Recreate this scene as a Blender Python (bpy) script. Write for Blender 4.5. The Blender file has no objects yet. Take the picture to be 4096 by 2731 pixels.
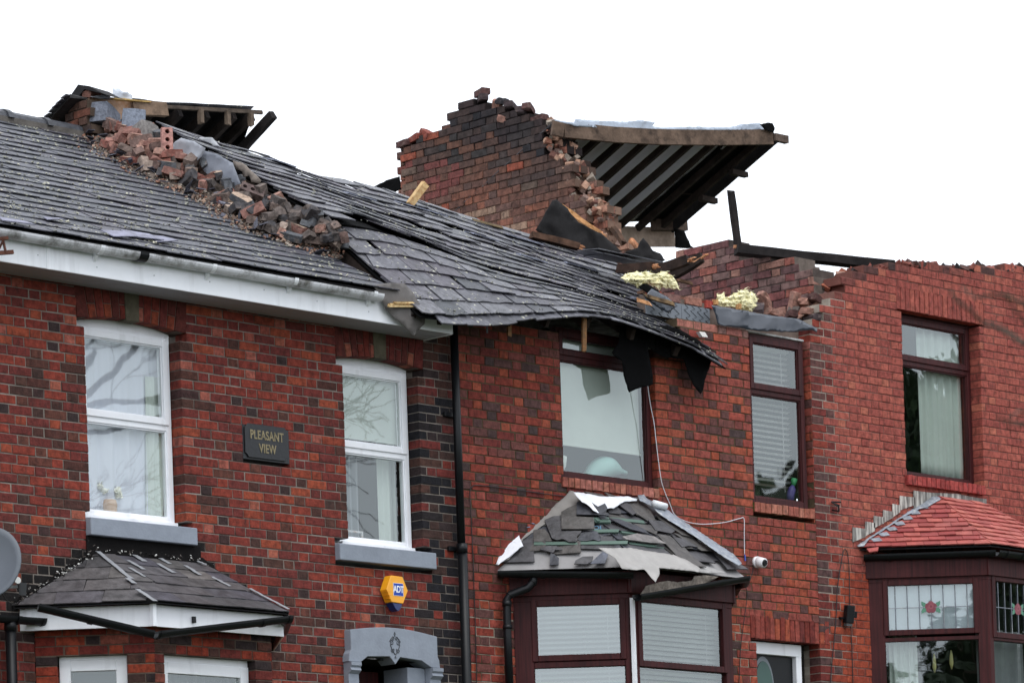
import bpy, math, random
from mathutils import Vector as V, Matrix, noise
from mathutils.geometry import delaunay_2d_cdt
S = bpy.context.scene
COL = S.collection
# ---------------------------------------------------------------- camera (solved from the street front's vanishing lines)
IW, IH = 4096.0, 2731.0
FOC = 16000.0
PCX, PCY = 2150.329, 4375.189
RX = V((0.690921587, -0.722130664, -0.033980365))      # photo right, down, forward in world axes
RD = V((-0.023491334, 0.024552443, -0.999422501))
RF = V((0.722547935, 0.691320824, 0.0))
CAM = V((-20.8892, -24.7447, -1.1158))
cam = bpy.data.cameras.new('camera'); camo = bpy.data.objects.new('camera', cam); COL.objects.link(camo)
cam.sensor_width = 36.0; cam.lens = 36.0 * FOC / IW
cam.shift_x = (IW / 2 - PCX) / IW; cam.shift_y = (PCY - IH / 2) / IW
cam.clip_end = 2000; cam.clip_start = .5
m3 = Matrix((RX, -RD, -RF)).transposed()
camo.matrix_world = Matrix.Translation(CAM) @ m3.to_4x4()
cam.dof.use_dof = True; cam.dof.focus_distance = 33.5; cam.dof.aperture_fstop = 6.3
S.camera = camo
# ---------------------------------------------------------------- sky, soft overcast sun, exposure
wd = bpy.data.worlds.new('World'); S.world = wd; wd.use_nodes = True
wn = wd.node_tree; bg = wn.nodes['Background']
sky = wn.nodes.new('ShaderNodeTexSky'); sky.sky_type = 'NISHITA'; sky.sun_disc = False
SUN_EL, SUN_AZ = math.radians(66), math.radians(205)
sky.sun_elevation = SUN_EL; sky.sun_rotation = SUN_AZ
mx = wn.nodes.new('ShaderNodeMix'); mx.data_type = 'RGBA'; mx.inputs['Factor'].default_value = .97
mx.inputs['B'].default_value = (13.6, 14.3, 15.4, 1)          # closed white cloud deck
wn.links.new(sky.outputs['Color'], mx.inputs['A']); wn.links.new(mx.outputs['Result'], bg.inputs['Color'])
bg.inputs['Strength'].default_value = .113
sl = bpy.data.lights.new('sun', 'SUN'); sl.energy = 1.5; sl.angle = math.radians(40); sl.color = (1, .97, .93)
so = bpy.data.objects.new('sun', sl); COL.objects.link(so)
sd = V((math.sin(SUN_AZ) * math.cos(SUN_EL), math.cos(SUN_AZ) * math.cos(SUN_EL), math.sin(SUN_EL)))
so.rotation_euler = sd.to_track_quat('Z', 'Y').to_euler(); so.location = (-10, -20, 30)
S.view_settings.view_transform = 'Standard'; S.view_settings.look = 'None'
S.view_settings.exposure = 0; S.view_settings.gamma = 1
S.cycles.max_bounces = 6; S.cycles.transparent_max_bounces = 12; S.cycles.caustics_reflective = False; S.cycles.caustics_refractive = False
# ---------------------------------------------------------------- helpers
def ray(px, py): return RX * ((px - PCX) / FOC) + RD * ((py - PCY) / FOC) + RF
def PY(px, py, y):
    r = ray(px, py); return CAM + r * ((y - CAM.y) / r.y)
def PXc(px, py, x):
    r = ray(px, py); return CAM + r * ((x - CAM.x) / r.x)
def proj(p):
    d = p - CAM; z = d.dot(RF); return (d.dot(RX) / z * FOC + PCX, d.dot(RD) / z * FOC + PCY)
def crop(x0, y0, s): return lambda x, y: (x0 + x * s, y0 + y * s)
cA = crop(0, 300, .5102); cB = crop(600, 500, .5421); cC = crop(1400, 300, .5102); cD = crop(2100, 400, .5102); cE = crop(2300, 900, .5102); cF = crop(3000, 900, .5102)
cG = crop(0, 1000, .5102); cH = crop(0, 1900, .53); cI = crop(900, 1200, .5102); cJ = crop(1200, 1900, .53); cK = crop(1900, 1900, .53); cL = crop(3000, 1900, .53); cM = crop(1800, 1200, .5102)
cQ = crop(1950, 1940, .2551); cT = crop(2300, 950, .2232); cR = crop(0, 2150, .3706)
ZU = V((0, 0, 1))
class Fr:
    """local frame: u along, v up, n outward (u x v = n)"""
    def __init__(s, O, N, Vv=None):
        s.O = V(O); s.N = V(N).normalized(); s.V = (V(Vv) if Vv else ZU).normalized(); s.U = s.V.cross(s.N).normalized()
    def p(s, u, v, n=0): return s.O + s.U * u + s.V * v + s.N * n
    def px(s, x, y, n=0):
        r = ray(x, y); o = s.O + s.N * n
        q = CAM + r * ((o - CAM).dot(s.N) / r.dot(s.N)) - s.O
        return (q.dot(s.U), q.dot(s.V))
    def pw(s, x, y, n=0):
        u, v = s.px(x, y, n); return s.p(u, v, n)
def lin(r, g, b, k=1.0):
    f = lambda c: (c / 12.92 if c <= .04045 else ((c + .055) / 1.055) ** 2.4) * k
    return (f(r / 255), f(g / 255), f(b / 255))
def mixc(a, b, t): return tuple(a[i] * (1 - t) + b[i] * t for i in range(3))
ORG = {}
def link(o, parent=None, label=None, cat=None, group=None, kind=None):
    COL.objects.link(o)
    ORG[o] = V(o.location)
    if parent is not None:
        o.parent = parent; o.location = o.location - ORG[parent]
    for k, v in (('label', label), ('category', cat), ('group', group), ('kind', kind)):
        if v: o[k] = v
    return o
def thing(name, loc, label, cat, group=None):
    o = bpy.data.objects.new(name, None); o.empty_display_size = .1; o.location = loc
    return link(o, None, label, cat, group)
class MB:
    def __init__(s): s.v = []; s.f = []; s.c = []
    def poly(s, pts, col=(.5, .5, .5)):
        k = len(s.v); s.v += [V(p) for p in pts]; s.f.append(tuple(range(k, k + len(pts)))); s.c.append(col)
    def mesh(s, vs, fs, col=(.5, .5, .5)):
        k = len(s.v); s.v += [V(p) for p in vs]
        for f in fs: s.f.append(tuple(i + k for i in f)); s.c.append(col)
    def hexa(s, q, col=(.5, .5, .5)):      # 8 pts: bottom ring 0-3, top ring 4-7
        s.mesh(q, [(3, 2, 1, 0), (4, 5, 6, 7), (0, 1, 5, 4), (1, 2, 6, 5), (2, 3, 7, 6), (3, 0, 4, 7)], col)
    def box(s, fr, u0, u1, v0, v1, n0, n1, col=(.5, .5, .5)):
        s.hexa([fr.p(u0, v0, n0), fr.p(u1, v0, n0), fr.p(u1, v1, n0), fr.p(u0, v1, n0), fr.p(u0, v0, n1), fr.p(u1, v0, n1), fr.p(u1, v1, n1), fr.p(u0, v1, n1)], col)
    def prism(s, pts, ext, col=(.5, .5, .5)):
        n = len(pts); a = [V(p) for p in pts]; b = [p + ext for p in a]
        s.mesh(a + b, [tuple(range(n - 1, -1, -1)), tuple(range(n, 2 * n))] + [(i, (i + 1) % n, n + (i + 1) % n, n + i) for i in range(n)], col)
    def beam(s, a, b, w, h, up=ZU, col=(.5, .5, .5), jag=0, rng=None, seg=1):
        a = V(a); b = V(b); d = (b - a).normalized(); sd = d.cross(V(up)).normalized(); u2 = sd.cross(d).normalized()
        rings = []
        for i in range(seg + 1):
            c = a.lerp(b, i / seg)
            ring = []
            for x, y in ((-1, -1), (1, -1), (1, 1), (-1, 1)):
                q = c + sd * (x * w / 2) + u2 * (y * h / 2)
                if rng:
                    q += sd * rng.uniform(-.003, .003) + u2 * rng.uniform(-.003, .003)
                    if jag and i in (0, seg): q += d * rng.uniform(-jag, jag)
                ring.append(q)
            rings.append(ring)
        vs = [p for r in rings for p in r]; fs = [(3, 2, 1, 0), tuple(range(4 * seg, 4 * seg + 4))]
        for i in range(seg):
            for k in range(4): fs.append((4 * i + k, 4 * i + (k + 1) % 4, 4 * i + 4 + (k + 1) % 4, 4 * i + 4 + k))
        s.mesh(vs, fs, col)
    def tube(s, pts, r, seg=8, col=(.5, .5, .5), cap=True):
        pts = [V(p) for p in pts]; rs = r if isinstance(r, (list, tuple)) else [r] * len(pts)
        rings = []; nv = None
        for i, p in enumerate(pts):
            t = (pts[min(i + 1, len(pts) - 1)] - pts[max(i - 1, 0)]).normalized()
            if nv is None: nv = t.orthogonal().normalized()
            nv = (nv - t * nv.dot(t)).normalized(); bn = t.cross(nv)
            rings.append([p + (nv * math.cos(k * 2 * math.pi / seg) + bn * math.sin(k * 2 * math.pi / seg)) * rs[i] for k in range(seg)])
        vs = [q for rg in rings for q in rg]; fs = []
        for i in range(len(pts) - 1):
            for k in range(seg): fs.append((i * seg + k, i * seg + (k + 1) % seg, (i + 1) * seg + (k + 1) % seg, (i + 1) * seg + k))
        if cap: fs += [tuple(range(seg - 1, -1, -1)), tuple(range((len(pts) - 1) * seg, len(pts) * seg))]
        s.mesh(vs, fs, col)
    def build(s, name, mat, parent=None, smooth=False, bevel=0, **kw):
        lo = V((min(p.x for p in s.v), min(p.y for p in s.v), min(p.z for p in s.v))); hi = V((max(p.x for p in s.v), max(p.y for p in s.v), max(p.z for p in s.v)))
        c = (lo + hi) / 2
        me = bpy.data.meshes.new(name); me.from_pydata([p - c for p in s.v], [], s.f)
        at = me.color_attributes.new('Col', 'FLOAT_COLOR', 'CORNER')
        buf = []
        for f, cc in zip(s.f, s.c): buf += (list(cc) + [1.0]) * len(f)
        at.data.foreach_set('color', buf)
        if smooth: me.polygons.foreach_set('use_smooth', [True] * len(me.polygons))
        me.materials.append(mat)
        o = bpy.data.objects.new(name, me); o.location = c
        if bevel:
            md = o.modifiers.new('bevel', 'BEVEL'); md.width = bevel; md.segments = 1; md.limit_method = 'ANGLE'
        return link(o, parent, **kw)
# ---------------------------------------------------------------- materials
def mk(name, col=None, rough=.8, var=.2, vs=6, bump=.2, bs=60, spec=.3, metal=0, spots=None, streak=None, dirt=None, det=4):
    m = bpy.data.materials.new(name); m.use_nodes = True; nt = m.node_tree; N = nt.nodes; L = nt.links; b = N['Principled BSDF']
    g = N.new('ShaderNodeNewGeometry').outputs['Position']
    if col is None:
        a = N.new('ShaderNodeAttribute'); a.attribute_name = 'Col'; base = a.outputs['Color']
    else:
        a = N.new('ShaderNodeRGB'); a.outputs[0].default_value = (*col, 1); base = a.outputs[0]
    def nz(scale, detail=4, vec=g, rough=.55):
        t = N.new('ShaderNodeTexNoise'); t.inputs['Scale'].default_value = scale; t.inputs['Detail'].default_value = detail; t.inputs['Roughness'].default_value = rough
        L.new(vec, t.inputs['Vector']); return t.outputs['Fac']
    def rng(sock, a0, a1, b0, b1):
        r = N.new('ShaderNodeMapRange'); L.new(sock, r.inputs[0])
        for i, x in enumerate((a0, a1, b0, b1)): r.inputs[i + 1].default_value = x
        return r.outputs[0]
    def mixn(fac, A, B):
        mm = N.new('ShaderNodeMix'); mm.data_type = 'RGBA'; L.new(fac, mm.inputs['Factor']); L.new(A, mm.inputs['A'])
        if isinstance(B, tuple): mm.inputs['B'].default_value = (*B, 1)
        else: L.new(B, mm.inputs['B'])
        return mm.outputs['Result']
    if var:
        k = rng(nz(vs, 6, rough=.65), .34, .66, 1 - var, 1 + var)
        vm = N.new('ShaderNodeVectorMath'); vm.operation = 'SCALE'; L.new(base, vm.inputs[0]); L.new(k, vm.inputs['Scale']); base = vm.outputs[0]
    if streak:      # (scale vector, lo, hi, colour): run-off marks
        mp = N.new('ShaderNodeVectorMath'); mp.operation = 'MULTIPLY'; L.new(g, mp.inputs[0]); mp.inputs[1].default_value = streak[0]
        base = mixn(rng(nz(1, 5, mp.outputs[0]), streak[1], streak[2], 0, streak[4] if len(streak) > 4 else 1), base, streak[3])
    if dirt:        # (scale, lo, hi, colour)
        base = mixn(rng(nz(dirt[0], 6, rough=.7), dirt[1], dirt[2], 0, 1), base, dirt[3])
    if spots:       # (voronoi scale, radius, colour, mask lo)
        vo = N.new('ShaderNodeTexVoronoi'); vo.inputs['Scale'].default_value = spots[0]; L.new(g, vo.inputs['Vector'])
        wob = N.new('ShaderNodeMath'); wob.operation = 'ADD'; L.new(vo.outputs['Distance'], wob.inputs[0]); L.new(rng(nz(spots[0] * 5, 2), .3, .7, -spots[1], spots[1]), wob.inputs[1])
        f1 = rng(wob.outputs[0], spots[1] * .8, spots[1] * 1.2, 1, 0); f2 = rng(nz(spots[0] * .35, 3), spots[3], spots[3] + .08, 0, 1)
        mu = N.new('ShaderNodeMath'); mu.operation = 'MULTIPLY'; L.new(f1, mu.inputs[0]); L.new(f2, mu.inputs[1])
        base = mixn(mu.outputs[0], base, spots[2])
    L.new(base, b.inputs['Base Color'])
    b.inputs['Roughness'].default_value = rough; b.inputs['Metallic'].default_value = metal; b.inputs['Specular IOR Level'].default_value = spec
    if bump:
        bp = N.new('ShaderNodeBump'); bp.inputs['Strength'].default_value = bump; bp.inputs['Distance'].default_value = .01
        L.new(nz(bs, det), bp.inputs['Height']); L.new(bp.outputs[0], b.inputs['Normal'])
    return m
M = {}
KB = .74      # brick albedo scale
M['brick'] = mk('brick', None, .85, .42, 17, .6, 55, .25, streak=((30, 30, 9), .54, .8, (.03, .02, .018), .75), dirt=(24, .6, .8, (.02, .014, .013)))
M['brick_fresh'] = mk('brick_fresh', None, .9, .4, 22, .9, 40, .2, dirt=(12, .55, .75, lin(128, 114, 104)))
M['mortar'] = mk('mortar', None, .95, .25, 10, .5, 90, .1)
M['slate'] = mk('slate', None, .5, .5, 13, .8, 30, .45, spots=(15, .16, lin(190, 188, 166), .47))
M['slate_clean'] = mk('slate_clean', None, .5, .42, 10, .8, 26, .45)
M['tile'] = mk('tile', None, .6, .2, 10, .25, 50, .4, spots=(14, .08, lin(190, 190, 170), .58))
M['stone'] = mk('painted_stone', lin(138, 145, 156), .75, .1, 5, .25, 40, .3, dirt=(7, .66, .9, lin(90, 92, 95)))
M['sandstone'] = mk('sandstone', lin(92, 86, 72), .9, .35, 6, .4, 50, .2)
M['pvc'] = mk('white_pvc', lin(246, 248, 252), .35, .04, 3, 0, 1, .45, streak=((7, 7, .9), .55, .85, lin(150, 150, 150), .4))
M['soffit'] = mk('soffit_pvc', lin(170, 171, 178), .5, .05, 3, 0, 1, .3)
M['gutter'] = mk('weathered_gutter', lin(215, 216, 220), .5, .1, 4, .1, 30, .4, dirt=(5, .47, .68, lin(105, 103, 98)))
M['brown'] = mk('mahogany_pvc', lin(70, 31, 32), .5, .2, 3, .1, 80, .18, streak=((40, 40, 1.5), .4, .7, lin(46, 22, 24)))
M['black'] = mk('black_plastic', lin(18, 20, 23), .4, .15, 5, .05, 60, .3, dirt=(10, .68, .85, lin(80, 82, 84)))
M['iron'] = mk('rust', lin(84, 50, 38), .8, .4, 12, .4, 50, .3)
M['wood'] = mk('fresh_wood', None, .8, .25, 6, .3, 40, .2, streak=((30, 30, 30), .45, .75, lin(150, 104, 62)))
M['old_wood'] = mk('old_wood', None, .9, .35, 7, .5, 35, .15, dirt=(6, .5, .75, (.012, .011, .012)))
M['felt'] = mk('bitumen_felt', lin(38, 37, 38), .9, .25, 6, .35, 120, .2)
M['felt_black'] = mk('bitumen_felt_black', lin(9, 9, 10), .95, .2, 6, .3, 120, .1)
M['membrane'] = mk('roof_membrane', None, .65, .12, 5, .2, 30, .3, dirt=(4, .58, .85, lin(120, 118, 116)))
M['lead'] = mk('lead', lin(136, 142, 152), .5, .25, 7, .3, 30, .5, metal=.3, streak=((30, 30, 3), .5, .8, lin(190, 190, 186)))
M['lead_worn'] = mk('worn_lead', lin(120, 118, 114), .8, .3, 8, .5, 25, .3, streak=((26, 26, 2.5), .48, .62, lin(196, 194, 186)))
M['dpc'] = mk('black_polythene', lin(50, 56, 68), .26, .1, 4, .1, 9, .8)
M['wool'] = mk('mineral_wool', lin(234, 228, 188), 1, .3, 30, 1.0, 60, .05, dirt=(7, .62, .85, lin(150, 135, 85)))
M['rubble'] = mk('rubble', None, .95, .35, 30, .6, 60, .1)
M['curtain'] = mk('net_curtain', lin(214, 216, 228), .9, .04, 3, 0, 1, .1)
M['cream'] = mk('cream_fabric', lin(196, 204, 196), .9, .05, 3, .1, 60, .1)
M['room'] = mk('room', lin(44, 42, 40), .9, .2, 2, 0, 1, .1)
M['plain'] = mk('paint', None, .45, .06, 4, 0, 1, .4)
M['paint_black'] = mk('bitumen_paint', lin(20, 18, 18), .85, .3, 8, .35, 40, .15, dirt=(13, .69, .74, lin(225, 225, 220)))
M['ground'] = mk('ground', (.055, .065, .035), .95, .4, .6, .2, 20, .1)
M['asphalt'] = mk('asphalt', (.05, .05, .052), .9, .2, 2, .3, 80, .2)
M['bark'] = mk('bark', lin(74, 66, 58), .95, .3, 10, .4, 40, .1)
def glass(name, ior=.15, tint=(.93, .96, .95), wav=.0012, wsc=1.6):
    m = bpy.data.materials.new(name); m.use_nodes = True; nt = m.node_tree; N = nt.nodes; L = nt.links
    N.remove(N['Principled BSDF']); out = N['Material Output']
    tr = N.new('ShaderNodeBsdfTransparent'); tr.inputs[0].default_value = (*tint, 1)
    gl = N.new('ShaderNodeBsdfGlossy'); gl.inputs['Roughness'].default_value = .015; gl.inputs['Color'].default_value = (.9, .97, .97, 1)
    lw = N.new('ShaderNodeLayerWeight'); pw_ = N.new('ShaderNodeMath'); pw_.operation = 'POWER'; L.new(lw.outputs['Facing'], pw_.inputs[0]); pw_.inputs[1].default_value = 5
    fz = N.new('ShaderNodeMapRange'); L.new(pw_.outputs[0], fz.inputs[0]); fz.inputs[3].default_value = ior; fz.inputs[4].default_value = 1.0
    ms = N.new('ShaderNodeMixShader')
    t = N.new('ShaderNodeTexNoise'); t.inputs['Scale'].default_value = wsc; t.inputs['Detail'].default_value = 2
    g = N.new('ShaderNodeNewGeometry'); L.new(g.outputs['Position'], t.inputs['Vector'])
    bp = N.new('ShaderNodeBump'); bp.inputs['Strength'].default_value = 1; bp.inputs['Distance'].default_value = wav; L.new(t.outputs['Fac'], bp.inputs['Height']); L.new(bp.outputs[0], gl.inputs['Normal'])
    L.new(fz.outputs[0], ms.inputs[0]); L.new(tr.outputs[0], ms.inputs[1]); L.new(gl.outputs[0], ms.inputs[2]); L.new(ms.outputs[0], out.inputs['Surface'])
    return m
M['glass'] = glass('window_glass'); M['glass3'] = glass('coated_glass', .27, (.86, .93, .92), .004, 1.6); M['glass2'] = glass('old_window_glass', .17, (.88, .93, .92), .003, 2.2)
# ---------------------------------------------------------------- ground
def gz(x, y): return .09 * x + .05 * (y + 2)
mb = MB(); n = 24
for i in range(n):
    for j in range(n):
        xs = [-400 + 800 * (i + a) / n for a in (0, 1)]; ys = [-400 + 800 * (j + a) / n for a in (0, 1)]
        cl = lambda x, y: max(-6, min(6, gz(x, y))) - .02
        mb.poly([(xs[0], ys[0], cl(xs[0], ys[0])), (xs[1], ys[0], cl(xs[1], ys[0])), (xs[1], ys[1], cl(xs[1], ys[1])), (xs[0], ys[1], cl(xs[0], ys[1]))])
mb.build('ground', M['ground'], kind='structure')
mb = MB()
for i in range(20):
    x0, x1 = -50 + 5 * i, -45 + 5 * i
    mb.hexa([(x0, -14, gz(x0, -14) - .6), (x1, -14, gz(x1, -14) - .6), (x1, -6, gz(x1, -6) - .6), (x0, -6, gz(x0, -6) - .6), (x0, -14, gz(x0, -14) + .02), (x1, -14, gz(x1, -14) + .02), (x1, -6, gz(x1, -6) + .02), (x0, -6, gz(x0, -6) + .02)])
mb.build('road', M['asphalt'], kind='structure')
# ---------------------------------------------------------------- brickwork
def chunk(mb, c, r, rng, col):
    vs = []
    for sx in (-1, 1):
        for sy in (-1, 1):
            for sz in (-1, 1): vs.append(V((sx * r[0], sy * r[1], sz * r[2])) * rng.uniform(.6, 1.1))
    R = Matrix.Rotation(rng.uniform(0, 6.28), 3, 'Z') @ Matrix.Rotation(rng.uniform(-.9, .9), 3, 'X') @ Matrix.Rotation(rng.uniform(-.9, .9), 3, 'Y')
    mb.mesh([c + R @ v for v in vs], [(0, 1, 3, 2), (4, 6, 7, 5), (0, 4, 5, 1), (2, 3, 7, 6), (0, 2, 6, 4), (1, 5, 7, 3)], col)
def inframe(p, mg=60):
    x, y = proj(p); return -mg < x < IW + mg and -mg < y < IH + mg
def farea(fr, b):
    q = [proj(fr.p(b[0], b[2])), proj(fr.p(b[1], b[2])), proj(fr.p(b[1], b[3])), proj(fr.p(b[0], b[3]))]
    if not any(-20 < x < IW + 20 and -20 < y < IH + 20 for x, y in q): return 0
    return abs(sum(q[i][0] * q[(i + 1) % 4][1] - q[(i + 1) % 4][0] * q[i][1] for i in range(4))) / 2
BF = [(0, 1, 2, 3), (4, 5, 1, 0), (5, 6, 2, 1), (6, 7, 3, 2), (7, 4, 0, 3), (8, 9, 5, 4), (9, 10, 6, 5), (10, 11, 7, 6), (11, 8, 4, 7), (11, 10, 9, 8)]
def dk_(c, k): return (c[0] * k, c[1] * k, c[2] * k)
def brick_vs(fr, ua, ub, va, vb, bd, rng, jit, ch=.004, n=0.):
    j = lambda a=1: rng.uniform(-jit, jit) * a
    no = n + j(1.3); vs = []
    cs = ((ua, va), (ub, va), (ub, vb), (ua, vb)); sg = ((1, 1), (-1, 1), (-1, -1), (1, -1))
    for (u, v), (a, b) in zip(cs, sg): vs.append(fr.p(u + a * ch + j(), v + b * ch + j(), no + j(.4)))
    for (u, v), (a, b) in zip(cs, sg): vs.append(fr.p(u + j(), v + j(), no - ch + j(.4)))
    for (u, v), (a, b) in zip(cs, sg): vs.append(fr.p(u, v, -bd))
    return vs
def brick_wall(fr, parent, name, u0, u1, v0, v1, colf, mcol, holes=(), keep=None, ch=.0782, st=.2255, hd=.1085, jt=.0095, bd=.14, thick=.215, rec=.005, seed=1, nind=300, hidden=(), jit=.0022, mat='brick', brickname='brick', label=None, off=0, extra=(), tone=None):
    rng = random.Random(seed); cells = []; mort = MB()
    rows = int(round((v1 - v0) / ch))
    for r in range(rows):
        za = v0 + r * ch; zc = za + ch / 2
        iv = [(u0, u1)]
        for a, b, c, d in holes:
            if c < zc < d:
                nx = []
                for p, q in iv:
                    if b <= p or a >= q: nx.append((p, q)); continue
                    if a > p: nx.append((p, a))
                    if b < q: nx.append((b, q))
                iv = nx
        u = u0 - off - rng.uniform(0, .012) - (.5 * (st + hd + 2 * jt) if r % 2 else 0); k = 0; row = {}
        while u < u1:
            w = st if k % 2 == 0 else hd
            a, b = u, u + w
            for p, q in iv:
                x0, x1 = max(a, p), min(b, q)
                c0, c1 = max(a - jt / 2, p + (.004 if p > u0 or keep else .002)), min(b + jt / 2, q - (.004 if q < u1 else 0))
                if c1 - c0 > .001 and (keep is None or keep((x0 + x1) / 2, zc)):
                    mort.box(fr, c0, c1, za, za + ch, -thick, -rec - .0004 * (k % 2), dk_(mcol(c0, zc, rng), .62))
                if x1 - x0 > .001 and (keep is None or keep((x0 + x1) / 2, zc)): row.setdefault((p, q), []).append([x0, x1, k % 2])
            u += w + jt + rng.uniform(-.003, .003); k += 1
        for (p, q), L_ in row.items():      # closers: no slivers at an edge
            if len(L_) > 1 and L_[0][1] - L_[0][0] < .055: L_[1][0] = L_[0][0]; L_.pop(0)
            if len(L_) > 1 and L_[-1][1] - L_[-1][0] < .055: L_[-2][1] = L_[-1][1]; L_.pop()
            if keep is None and L_: L_[0][0] = min(L_[0][0], p + .0) if L_[0][0] - p < .03 else L_[0][0]; L_[-1][1] = q if q - L_[-1][1] < .03 else L_[-1][1]
            for a, b, h in L_: cells.append((a, b, za + jt / 2, za + ch - jt / 2, h))
    wall = mort.build(name, M['mortar'], parent, label=label) if name else parent
    cells = [c + (0,) for c in cells] + [c + (1,) for c in extra]
    def score(c):
        uc, vc = (c[0] + c[1]) / 2, (c[2] + c[3]) / 2
        for a, b, p, q in hidden:
            if a < uc < b and p < vc < q: return 0
        return farea(fr, c)
    order = sorted(cells, key=lambda c: -score(c))
    rest = MB()
    for i, c in enumerate(order):
        vs = brick_vs(fr, c[0], c[1], c[2], c[3], bd, rng, jit)
        col = dk_(colf((c[0] + c[1]) / 2, (c[2] + c[3]) / 2, c[4], rng), KB if tone is None else tone)
        if i < nind and score(c) > 30:
            one = MB(); one.mesh(vs, BF, col); one.build(brickname, M[mat], wall)
        else: rest.mesh(vs, BF, col)
    if rest.v: rest.build('brickwork', M[mat], wall, kind='stuff')
    return wall
def wedge(fr, q, bd, rng, n=0., ch=.004, jit=.0015):   # arbitrary quad brick (voussoirs)
    c = (sum(p[0] for p in q) / 4, sum(p[1] for p in q) / 4); j = lambda: rng.uniform(-jit, jit)
    sh = lambda p, d: (p[0] + (c[0] - p[0]) / math.hypot(c[0] - p[0], c[1] - p[1]) * d, p[1] + (c[1] - p[1]) / math.hypot(c[0] - p[0], c[1] - p[1]) * d)
    no = n + j()
    return [fr.p(*sh(p, ch * 1.4), no + j()) for p in q] + [fr.p(*p, no - ch) for p in q] + [fr.p(*p, -bd) for p in q]
FAC = Fr((0, 0, 0), (0, -1, 0))
RED = [lin(138, 60, 50), lin(124, 55, 50), lin(150, 66, 52), lin(116, 54, 50)]
ORA = [lin(166, 80, 56), lin(154, 72, 52), lin(178, 102, 82)]
PAL = [lin(182, 104, 88), lin(170, 92, 78)]
DRK = [lin(76, 55, 50), lin(62, 50, 50), lin(90, 62, 54), lin(82, 54, 48), lin(104, 64, 54)]
BLK = [lin(38, 36, 41), lin(46, 40, 42), lin(34, 33, 38)]
def roofline_L(u):
    pts = ((-.86, 2.88), (.02, 3.34), (1.16, 3.33), (2.0, 2.94))
    for (a, b), (c, d) in zip(pts, pts[1:]):
        if a <= u <= c: return b + (d - b) * (u - a) / (c - a)
    return None
def col2(u, v, h, r):
    rl = roofline_L(u)
    if rl is not None and rl - .1 < v < rl + (.2 if .0 < u < 1.2 else .13) and v < 3.5: return lin(26, 23, 23)
    top = max(0, min(1, (v - 4.75) / .6)); dk = .5 - .4 * top
    if u > 3.7 and v < 5.0: return r.choice(BLK) if r.random() < .25 + .5 * min(1, max(0, (u - 3.75) / .35)) * (1 if v < 3.75 else .55) else r.choice(DRK + RED)
    if u > 3.7: return r.choice(DRK + RED[3:])
    x = r.random(); MID = lin(122, 58, 49); k = r.random() * .22
    if h:
        if x < dk: return mixc(r.choice(DRK), MID, k * .6)
        if x < dk + .14 * (1 + 1.5 * top): return mixc(r.choice(PAL if r.random() < .5 * top + .25 else ORA), MID, k)
        return mixc(r.choice(RED), MID, k)
    if x < .12 * (1 - top): return mixc(r.choice(DRK), MID, k)
    if x < .24: return mixc(r.choice(ORA[:2]), MID, k)
    return mixc(r.choice(RED), MID, k)
mort2 = lambda u, v, r: mixc(lin(176, 166, 156), lin(104, 94, 88), r.random())
H2 = thing('terraced_house', (1.6, 0, 0), 'left house of dark red and black checked brick with white windows and name plaque', 'house')
holes2 = [(0, 1.02, 3.66, 5.25), (-.075, 1.095, 5.215, 5.64), (-.05, 1.09, 3.495, 3.67), (2.865, 3.765, 3.66, 5.25), (2.79, 3.84, 5.215, 5.64), (2.705, 3.865, 3.495, 3.67),
          (1.682, 2.208, 4.275, 4.588), (2.79, 3.84, 2.63, 2.93), (2.87, 3.74, 0, 2.66), (-.62, 1.82, 0, 2.66)]
wall2 = brick_wall(FAC, H2, 'wall', -3.2, 4.215, .02, 5.70, col2, mort2, holes2, seed=3, off=.05, hidden=[(-.75, 2., 0, 3.35)])
def arch(fr, wall, uc, hw, zs, rise, zt, colf, seed, key=.15, keyoff=0, ncol=13, matkey=True, parent=None):
    rng = random.Random(seed); mo = MB()
    sof = lambda u: zs + rise * (1 - min(1, abs((u - uc) / hw)) ** 2)
    mo.box(fr, uc - hw - .07, uc + hw + .07, zs + .005, zt, -.2, -.0085, lin(110, 96, 88)) if rise < .02 else mo.mesh([fr.p(uc - hw - .06 + (2 * hw + .12) * i / 20, (sof(max(uc - hw, min(uc + hw, uc - hw - .06 + (2 * hw + .12) * i / 20))) + .006) if k == 0 else zt, n) for n in (-.2, -.0085) for k in (0, 1) for i in range(21)],
        [(i, i + 1, 21 + i + 1, 21 + i) for i in range(20)] + [(42 + i, 42 + i + 1, 63 + i + 1, 63 + i) for i in range(20)] + [(i, i + 1, 42 + i + 1, 42 + i) for i in range(20)], lin(110, 96, 88))
    am = mo.build('arch', M['mortar'], parent or wall)
    wb, wt = 2 * hw / ncol, (2 * hw + .15) / ncol
    for k in range(ncol):
        b0, b1 = uc - hw + k * wb, uc - hw + (k + 1) * wb
        if k == 0: b0 -= .05
        if k == ncol - 1: b1 += .05
        t0, t1 = uc - hw - .075 + k * wt, uc - hw - .075 + (k + 1) * wt
        if key and abs((b0 + b1) / 2 - (uc + keyoff)) < wb * .9: continue
        g = .005
        za0, za1 = sof(b0), sof(b1); L0 = zt - (za0 + za1) / 2
        split = .115 if k % 2 else L0 - .115
        for s0, s1 in ((0, split / L0), (split / L0, 1)):
            f = lambda x0, x1, z0, t: (x0 + (x1 - x0) * t, z0 + (zt - z0) * t)
            e = .004 / L0
            q = [f(b0 + g, t0 + g, za0, s0 + e), f(b1 - g, t1 - g, za1, s0 + e), f(b1 - g, t1 - g, za1, s1 - e), f(b0 + g, t0 + g, za0, s1 - e)]
            one = MB(); one.mesh(wedge(fr, q, .11, rng), BF, dk_(colf(k, s0, rng), KB * .85)); one.build('brick', M['brick'], wall)
    return am
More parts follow.
